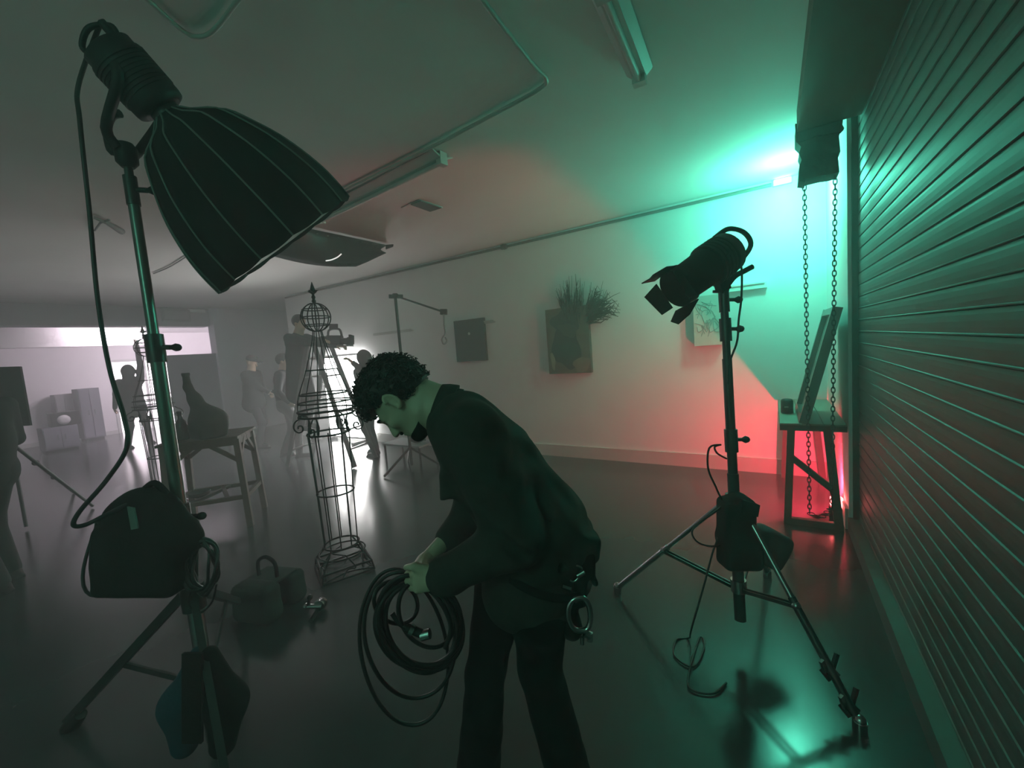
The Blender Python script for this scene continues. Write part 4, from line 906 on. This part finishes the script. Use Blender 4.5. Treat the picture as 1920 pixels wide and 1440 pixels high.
def loc_to(o, h, p, s=1.):
    ch, sh = math.cos(h), math.sin(h); d = (np.array(p)-np.array(o))/s; return (ch*d[0]+sh*d[1], -sh*d[0]+ch*d[1], d[2])
# person in a cap lit by a small screen
o = fl(487, 838); h = hd(.80, .45); dev = at(514, 736, 8.25)
figure('person in a cap and jacket looking at a small lit screen by the alcove', o, h, [loc_to(o, h, dev-RIGHT*.10+V(0, 0, -.01), 1.02), loc_to(o, h, dev-RIGHT*.04-FWD*.08, 1.02)], 1.02, .04, hat='cap', top=(.010, .011, .013), legs=(.013, .014, .018), coat=.04, head_dir=(0, 1, -.35))
t = thing('tablet', 'small lit tablet in the hands of the capped person', 'tablet', dev)
dn = nrm(-nrm(V(.8, .45, 0))+V(0, 0, .9)); du = nrm(np.cross(V(0, 0, 1), dn)); dv = np.cross(dn, du)
MB().box(dev+dn*.02, (.17, .12, .008), (du, dv, dn)).build('case', M_BLACK, t); MB().box(dev+dn*.026, (.155, .105, .004), (du, dv, dn)).build('screen', mat('lit_screen', (.8, .8, .8), .3, emit=(.9, .95, 1), es=2.2), t)
# person left of the ladder
o = fl(548, 856); h = hd(.75, .66)
figure('person in a dark jacket standing left of the ladder with hands low', o, h, [(-.24, .12, .90), (.24, .16, .93)], 1.0, .03, top=(.014, .015, .02), legs=(.016, .018, .02), step=.16)
# operator up on the ladder
o = V(ap[0], ap[1], 0)-dL*.42+V(0, 0, .545)+dS*-.02; h = hd(dL[0], dL[1]); rig = at(628, 638, 6.05)
figure('camera operator in dark clothes up on the step ladder', o, h, [loc_to(o, h, rig-RIGHT*.13), loc_to(o, h, rig+RIGHT*.05-V(0, 0, .08))], 1.0, .16, top=(.025, .028, .032), legs=(.02, .022, .026), step=.04, coat=.32, head_dir=(0, 1, -.1))
t = thing('camera_rig', 'bulky camera rig held by the operator on the ladder', 'camera', rig)
MB().box(rig, (.20, .12, .13), AX).build('body', M_BLACK, t)
MB().lathe(rig+RIGHT*.08-UP*.01, RIGHT*.17-UP*.01, [(0, .045), (.6, .05), (.62, .062), (1, .066)], 18).build('lens', M_BLACK, t)
MB().box(rig+RIGHT*.24+UP*.01, (.03, .14, .13), AX).build('matte_box', M_BLACK, t)
MB().tube(spline([rig-RIGHT*.10+UP*.06, rig-RIGHT*.08+UP*.15, rig+RIGHT*.06+UP*.16, rig+RIGHT*.10+UP*.06], 16), .016).build('top_handle', M_BLACK, t)
MB().box(rig-RIGHT*.02+UP*.20, (.12, .02, .075), AX).build('monitor', M_BLACK, t); MB().cyl(rig-RIGHT*.02+UP*.16, rig-RIGHT*.02+UP*.18, .01).build('monitor_arm', M_BLACK, t)
MB().box(rig-RIGHT*.16, (.07, .08, .11), AX).build('battery', M_BLACK, t)
for s in (-1, 1): MB().cyl(rig-UP*.08+FWD*.03*s-RIGHT*.1, rig-UP*.08+FWD*.03*s+RIGHT*.26, .008).build('rod', M_CHROME, t)
# person right of the ladder reaching up
o = fl(705, 853); h = hd(-.9, -.1)
figure('hooded grey person right of the ladder with one arm raised to the camera', o, h, [loc_to(o, h, at(690, 760, 6.6)-RIGHT*.0), loc_to(o, h, at(657, 672, 6.35))], .97, .05, hood=True, top=(.10, .10, .105), legs=(.07, .07, .075))
# person in front of the lit doorway
o = fl(262, 838)+V(0, 0, 0); h = hd(-.7, .55)
figure('person with a raised arm silhouetted in front of the lit back doorway', o, h, [loc_to(o, h, at(217, 770, 9.3)), loc_to(o, h, at(256, 652, 9.3))], 1.04, .0, hood=True, top=(.07, .07, .08), legs=(.06, .055, .055), step=.2, coat=.08)
# person cut by the left edge
o = at(-22, 900, 3.2); o[2] = 0; h = hd(-.9, -.5)
figure('dark-clothed person cut off by the left edge of the picture', o, h, [(-.12, .26, 1.02), (.12, .26, 1.04)], 1.0, .0, top=(.025, .028, .032), legs=(.02, .022, .026), res=.014)
# ---------------------------------------------------------------- the man bending over, coiling a cable
P = at; DM = 1.45; pm = DM/F                       # metres per pixel at his depth
WL = nrm(FWD*V(1, 1, 0))                            # his lateral axis runs along the view
man = thing('person', 'curly-haired man in a dark jacket bending forward and coiling black cable', 'person', V(*P(1000, 1100, 1.45)[:2], 0))
HO = P(757, 757, DM); hu = nrm(-.88*RIGHT+.47*UP); hf = nrm(-.47*RIGHT-.88*UP); hs = np.cross(hf, hu); hs = hs if np.dot(hs, FWD) < 0 else -hs   # hs towards the viewer
HA = (hs, hf, hu)
body = []
# head: cranium, face, jaw, brow, nose, lips, chin, ears
body += [ell(HO+hu*.030-hf*.012, (.074, .094, .098), HA, .02), ell(HO-hu*.030+hf*.026, (.060, .062, .080), HA, .03), ell(HO-hu*.086+hf*.050, (.040, .036, .030), HA, .025),
         cap(HO-hu*.070+hs*.050-hf*.005, HO-hu*.098+hs*.018+hf*.052, .020, .018, .02), cap(HO-hu*.070-hs*.050-hf*.005, HO-hu*.098-hs*.018+hf*.052, .020, .018, .02),
         cap(HO+hu*.028+hf*.076-hs*.03, HO+hu*.028+hf*.076+hs*.03, .014, k=.015), ell(HO-hu*.012+hf*.062+hs*.042, (.018, .020, .018), HA, .02), ell(HO-hu*.012+hf*.062-hs*.042, (.018, .020, .018), HA, .02),
         cap(HO+hu*.015+hf*.084, HO-hu*.026+hf*.106, .0085, .0125, .010), ell(HO-hu*.031+hf*.094+hs*.011, (.009, .010, .008), HA, .006), ell(HO-hu*.031+hf*.094-hs*.011, (.009, .010, .008), HA, .006),
         ell(HO-hu*.056+hf*.086, (.022, .010, .006), HA, .005), ell(HO-hu*.068+hf*.083, (.020, .010, .007), HA, .005), ell(HO-hu*.098+hf*.074, (.020, .016, .015), HA, .014)]
for q in (-1, 1):
    body += [ell(HO+hu*.014+hf*.080+hs*.031*q, (.014, .010, .008), HA, .006, -1), ell(HO+hu*.013+hf*.072+hs*.031*q, (.012, .011, .010), HA, .002)]
    ec = HO-hf*.004+hs*.076*q+hu*.020
    th = np.linspace(-.6, 3.9, 9); arc = [ec+hu*(.031*math.cos(a-.5))+hf*(-.018*math.sin(a-.5)+.002)+hs*.010*q for a in th]
    for a, b in zip(arc, arc[1:]): body.append(cap(a, b, .0058, k=.004))
    body += [ell(ec+hs*.003*q, (.007, .017, .028), HA, .006), ell(ec-hu*.029+hf*.006+hs*.006*q, (.006, .009, .011), HA, .005), ell(ec+hs*.014*q+hf*.002, (.007, .008, .013), HA, .004, -1)]
nk0, nk1 = HO-hu*.060-hf*.045, P(852, 776, DM)
body += [cap(nk0+hf*.012, nk1, .062, .066, .03), cap(HO-hu*.02-hf*.06, P(840, 760, DM), .050, .06, .03)]
# trunk, arms, legs under the clothes
T0, T1, T2, T3 = P(880, 812, DM), P(935, 885, DM), P(1005, 995, DM), P(1012, 1085, DM)
SN, EN, WN = P(890, 815, 1.27), P(962, 1012, 1.22), P(822, 1084, 1.235)
SF, EF, WF = P(890, 805, 1.62), P(885, 960, 1.70), P(803, 1046, 1.52)
body += [cap(nk1, T1, .07, .11, .05, WL, 1.3), cap(T1, T2, .12, .125, .05, WL, 1.3), cap(T2, T3, .125, .12, .05, WL, 1.3), cap(SN, EN, .048, .042, .03), cap(EN, WN, .030, .027, .02), cap(SF, EF, .048, .042, .03), cap(EF, WF, .040, .027, .02)]
HN, KN, AN = P(1014, 1110, 1.36), P(1012, 1252, 1.34), fl(1072, 1478, .09)
HF, KF, AF = P(935, 1105, 1.50), P(911, 1262, 1.44), fl(897, 1472, .09)
body += [cap(HN, KN, .058, .045, .04), cap(KN, AN, .045, .034, .03), cap(HF, KF, .056, .044, .04), cap(KF, AF, .044, .034, .03)]
bm = sdf(body, .0062)
# hands closing round the cable bundle
def grip(w, knuckles, tips_dir, wrap, th0, th1, mb, R0=.0095):
    c = sum(knuckles)/4; pr = [cap(w, w+(c-w)*.35, .027, .026, .014)]
    for k in knuckles: pr.append(cap(w+(c-w)*.25+(k-c)*.5, k, .018, .0125, .016))
    for i, k in enumerate(knuckles):
        s = (.95, 1.06, 1.0, .80)[i]; a = k+tips_dir*.040*s; b = a+(wrap*.8+tips_dir*.35)*.028*s; e = b+(wrap*.75-tips_dir*.6)*.022*s
        pr += [cap(k, a, R0, R0*.95, .006), cap(a, b, R0*.95, R0*.88, .005), cap(b, e, R0*.88, R0*.75, .005)]
    pr += [cap(w+(c-w)*.30+(knuckles[0]-c)*.6, th0, .016, .012, .012), cap(th0, th1, .0115, .009, .006)]
    return sdf(pr, .0038, mb)
kd = nrm(UP*.95+RIGHT*.15)
kn = [P(783, 1086, 1.235)+kd*o for o in (.032, .011, -.010, -.030)]
kn = [k+RIGHT*(.000, -.004, -.002, .006)[i] for i, k in enumerate(kn)]
hm = MB(); grip(WN, kn, nrm(-RIGHT*.75+FWD*.55-UP*.15), nrm(FWD*.8+RIGHT*.2-UP*.3), P(778, 1062, 1.225), P(762, 1064, 1.25), hm)
kf = [P(781, 1062, 1.47)+nrm(FWD*.9-UP*.25)*o for o in (-.03, -.010, .010, .028)]
grip(WF, kf, nrm(-RIGHT*.8-UP*.5), nrm(-UP*.8+RIGHT*.4), P(790, 1064, 1.42), P(772, 1072, 1.40), hm)
bm.add(np.concatenate(hm.v), hm.f, True); bm.build('body', M_SKIN, man)
# dark beard and brows follow the jaw
M_BEARD = mat('short_beard', (.010, .009, .008), .95, scale=80, spec=.1)
br = [cap(HO-hu*.066+hs*.052-hf*.008, HO-hu*.098+hs*.018+hf*.052, .0225, .0215, .02), cap(HO-hu*.066-hs*.052-hf*.008, HO-hu*.098-hs*.018+hf*.052, .0225, .0215, .02), ell(HO-hu*.086+hf*.050, (.0435, .0395, .0335), HA, .025), ell(HO-hu*.098+hf*.074, (.0235, .0195, .0185), HA, .014),
      rbx(HO+hu*.031+hf*.05, (.2, .2, .105), HA, .003, .006, -1), rbx(HO-hu*.03-hf*.125, (.2, .12, .2), HA, .003, .006, -1)]
sdf(br, .0045).build('beard', M_BEARD, man)
sdf([cap(HO-hu*.045+hf*.090-hs*.024, HO-hu*.042+hf*.094, .005, .006, .006), cap(HO-hu*.042+hf*.094, HO-hu*.045+hf*.090+hs*.024, .006, .005, .006)], .0035).build('moustache', M_BEARD, man)
for q in (-1, 1): MB().tube(spline([HO+hu*.036+hf*.092+hs*.012*q, HO+hu*.042+hf*.092+hs*.032*q, HO+hu*.034+hf*.080+hs*.052*q], 10), [.004]*6+[.0045]*4+[.003] if 0 else .0042, 6).build('eyebrow', M_BEARD, man)
# hair: a thick cap of curls
sk = [ell(HO+hu*.062-hf*.034, (.098, .112, .108), HA, .03), ell(HO+hu*.110+hf*.018, (.078, .066, .052), HA, .04), ell(HO+hu*.088+hf*.068, (.056, .036, .036), HA, .02), ell(HO+hu*.03-hf*.082, (.076, .052, .080), HA, .03),
      ell(HO-hu*.030+hf*.060, (.13, .078, .105), HA, .02, -1), ell(HO-hu*.085-hf*.02, (.13, .12, .075), HA, .02, -1), ell(HO+hs*.10+hu*.012+hf*.010, (.05, .036, .048), HA, .012, -1), ell(HO-hs*.10+hu*.012+hf*.010, (.05, .036, .048), HA, .012, -1)]
hair = sdf(sk, .0075); hv = np.concatenate(hair.v); keep = rng.permutation(len(hv))[:900]; hc0 = HO+hu*.055-hf*.025
for i in keep:
    p = hv[i]; nrml = nrm(p-hc0)
    if np.dot(p-HO, hf) > .045 and np.dot(p-HO, hu) < .075: continue
    if np.dot(p-HO, hu) < -.02: continue
    if abs(np.dot(p-HO, hu)-.012) < .05 and abs(np.dot(p-HO, hf)-.010) < .038 and abs(np.dot(p-HO, hs)) > .04: continue
    u, v, _ = frame(nrml+rng.normal(0, .35, 3)); r0 = rng.uniform(.006, .011); Lc = rng.uniform(.004, .020); ph = rng.uniform(0, 6.28); m_ = 11
    tt = np.linspace(0, 1, m_); a = ph+tt*rng.uniform(5, 8.5)
    pts = p+np.outer(tt*Lc-.003, nrml)+np.outer(np.cos(a)*r0*(1-.3*tt), u)+np.outer(np.sin(a)*r0*(1-.3*tt), v)
    hair.tube(pts, np.linspace(.0034, .0014, m_), 4, caps=False)
hair.build('hair', M_HAIR, man)
# jacket
def wrinkle(mb, amp):
    for i, v in enumerate(mb.v):
        d = (np.sin(v @ V(21, 13, 47)+3*np.sin(v @ V(9, -14, 11)))+.7*np.sin(v @ V(-38, 25, 22)+2*np.sin(v @ V(15, 9, -8)))+.4*np.sin(v @ V(60, -41, 70)))*amp
        mb.v[i] = v+d[:, None]*(-FWD*.8+RIGHT*.25+UP*.3)
    return mb
jk = [cap(P(862, 792, DM), P(920, 866, DM), .110, .150, .05, WL, 1.28), cap(P(920, 866, DM), P(1004, 985, DM), .150, .168, .05, WL, 1.22), cap(P(1004, 985, DM), P(1000, 1085, DM), .165, .165, .05, WL, 1.18), cap(P(962, 1070, DM), P(955, 1110, DM), .10, .085, .06, WL, 1.4), cap(P(1022, 1060, DM), P(1012, 1090, DM), .13, .10, .05, WL, 1.4),
      cap(P(878, 808, 1.36), P(878, 808, 1.54), .11, k=.06), cap(SN, EN, .088, .078, .06), cap(EN, P(838, 1078, 1.235), .076, .054, .035), cap(P(846, 1076, 1.235), P(834, 1079, 1.235), .060, .058, .012),
      cap(SF, EF, .085, .074, .06), cap(EF, P(842, 1010, 1.60), .07, .054, .035), rbx(P(848, 898, 1.42), (.02, .07, .035), (RIGHT, WL, nrm(UP+RIGHT*-.35)), .012, .03), rbx(P(1082, 1003, DM), (.03, .13, .02), (RIGHT, WL, UP), .025, .03),
      # folds along the back and sleeve
      cap(P(930, 880, 1.235), P(975, 990, 1.21), .012, k=.05, op=-1), cap(P(1010, 900, 1.30), P(1045, 1060, 1.29), .010, k=.05, op=-1), cap(P(905, 985, 1.15), P(985, 1045, 1.16), .010, k=.04, op=-1), cap(P(1000, 1120, 1.25), P(1090, 1100, 1.27), .010, k=.04, op=-1)]
jm = wrinkle(sdf(jk, .0085), .006); jb = jm.build('jacket', M_JACK, man)
# collar standing round the neck
Cn = P(832, 768, DM); cax = nrm(-.93*RIGHT+.30*UP); cu = nrm(np.cross(cax, WL)); G = []
for a in np.linspace(0, 2*math.pi, 29):
    e = cu*math.cos(a)*.078+WL*math.sin(a)*.084; G.append([Cn-cax*.045+e*1.10, Cn-cax*.005+e*1.03, Cn+cax*.020+e*.99, Cn+cax*.028+e*1.04, Cn+cax*.004+e*1.15, Cn-cax*.026+e*1.22])
MB().sheet(G, .007).build('collar', M_JACK, man)
MB().prism([P(a, b, 1.205) for a, b in ((873, 905), (925, 898), (932, 945), (880, 955))][::-1], FWD*.035).build('chest_pocket', M_JACK, man) if 0 else None
for k in range(4): MB().ball(P(822+k*5, 835+k*32, 1.40), .007, 8).build('button', M_BLACK, man)
# trousers
tr = [cap(P(1005, 1060, DM), P(1000, 1105, DM), .135, .135, .05, WL, 1.25), cap(HN, KN, .092, .070, .04), cap(KN, AN+V(0, 0, .02), .070, .074, .02), cap(HF, KF, .088, .068, .04), cap(KF, AF+V(0, 0, .02), .068, .074, .02),
      cap(P(955, 1240, 1.42), P(960, 1330, 1.42), .012, k=.03, op=-1)]
wrinkle(sdf(tr, .009), .005).build('trousers', M_TROU, man)
fd = nrm((-RIGHT*V(1, 1, 0))-WL*.12)
for a in (AN, AF):
    sd = np.cross(V(0, 0, 1), fd)
    m = sdf([cap(a-V(0, 0, .035)-fd*.05, a-V(0, 0, .045)+fd*.15, .046, .042, .03), cap(a+V(0, 0, .05), a-V(0, 0, .02), .055, .05, .03), ell(a+fd*.15-V(0, 0, .05), (.052, .07, .038), (sd, fd, V(0, 0, 1)), .02)], .008)
    s_ = m.build('boot', M_RUBBER, man); MB().box(a+fd*.055-V(0, 0, .082), (.10, .31, .016), (sd, fd, V(0, 0, 1))).build('sole', M_BLACK, s_)
# tool belt with carabiners and clamps at his hip
bl = MB(); cc = P(1012, 1052, DM); th = np.linspace(0, 2*math.pi, 40, endpoint=False); bx_ = nrm(RIGHT*.9+UP*-.25)
bl.tube([cc+bx_*math.cos(a)*.172+WL*math.sin(a)*.205 for a in th], .014, 6, closed=True); belt = bl.build('tool_belt', M_FABRIC, man)
tp = P(1090, 1050, 1.33)
sdf([rbx(tp+UP*.0+RIGHT*.01, (.020, .018, .040), AX, .012, .02), rbx(tp-UP*.085-RIGHT*.03, (.03, .02, .04), AX, .015, .02), cap(tp-UP*.02+RIGHT*.02, tp-UP*.075+RIGHT*.045, .012, .010, .01), cap(tp-UP*.13-RIGHT*.05, tp-UP*.22-RIGHT*.03, .03, .035, .03)], .006).build('tool_pouch', M_FABRIC, belt)
def carab(c, a, b, m, tilt, nm='carabiner', r=.0065):
    c_, s_ = math.cos(tilt), math.sin(tilt); u = RIGHT*c_+UP*s_; v = -RIGHT*s_+UP*c_; th = np.linspace(0, 2*math.pi, 26, endpoint=False)
    return MB().tube([c+u*a*np.sign(math.cos(q))*abs(math.cos(q))**.7+v*b*math.sin(q)*(1+.1*math.cos(q)) for q in th], r, 7, closed=True).build(nm, m, belt)
carab(P(1086, 1152, 1.26), .034, .050, M_CHROME, .1, r=.0085); carab(P(1060, 1100, 1.30), .018, .034, M_DARKST, .3); carab(P(1078, 1075, 1.29), .016, .026, M_CHROME, -.5, r=.005); carab(P(1064, 1110, 1.30), .020, .045, M_DARKST, .1)
MB().cyl(P(1096, 1186, 1.26), P(1106, 1192, 1.26), .012).cyl(P(1106, 1186, 1.26), P(1106, 1202, 1.26), .009).build('clamp_screw', M_CHROME, belt)
MB().cyl(P(1092, 1194, 1.26), P(1092, 1208, 1.26), .006).build('clamp_screw', M_CHROME, belt)
for a, b, c, d in ((1054, 1099, 1070, 1104), (1082, 1080, 1096, 1072), (1077, 1127, 1088, 1119)): MB().cyl(P(a, b, 1.27), P(c, d, 1.27), .008).build('metal_clip', M_CHROME, belt)
# the cable in his hands
m = MB(); th = np.linspace(0, 2*math.pi, 56, endpoint=False)
def loop(cx, cy, rx, ry, d0, ph, r=.0068, wob=.02, tw=.05):
    pts = [P(cx+rx*math.cos(a)*(1+wob*math.sin(2*a+ph))-.12*ry*math.sin(a), cy-ry*math.sin(a)*(1+wob*math.cos(3*a+ph)), d0+tw*math.cos(a+.4)+.012*math.sin(3*a+ph)) for a in th]; m.tube(pts, r, 7, closed=True)
for k in range(9): loop(786+random.uniform(-5, 5), 1166+k*1.2+random.uniform(-3, 3), 74+random.uniform(-7, 7), 84+random.uniform(-6, 6), 1.30+random.uniform(-.02, .02), k*1.3)
loop(768, 1192, 84, 118, 1.31, .5, .0062); loop(757, 1216, 80, 146, 1.33, 1.4, .0062); loop(742, 1130, 40, 40, 1.29, 2.2, .0065); loop(800, 1150, 52, 64, 1.29, 3.0, .0068)
m.tube(spline([P(770, 1090, 1.28), P(815, 1115, 1.27), P(845, 1170, 1.27), P(835, 1215, 1.28)], 24), .0075, 7)
coil = thing('cable_coil', 'big loose coil of black cable held in the bending man\'s hands', 'cable', P(785, 1260, 1.3))
m.build('cable', M_CABLE, coil)
MB().tube(spline([P(735, 1150, 1.27), P(748, 1168, 1.265), P(764, 1178, 1.262)], 10), .0075, 7).cyl(P(762, 1177, 1.262), P(790, 1188, 1.258), .013).build('plug', M_BLACK, coil)
MB().cyl(P(768, 1179, 1.255), P(775, 1183, 1.255), .016).build('plug_ring', M_CHROME, coil); MB().cyl(P(790, 1192, 1.257), P(806, 1188, 1.255), .015).build('plug_tip', M_CHROME, coil)
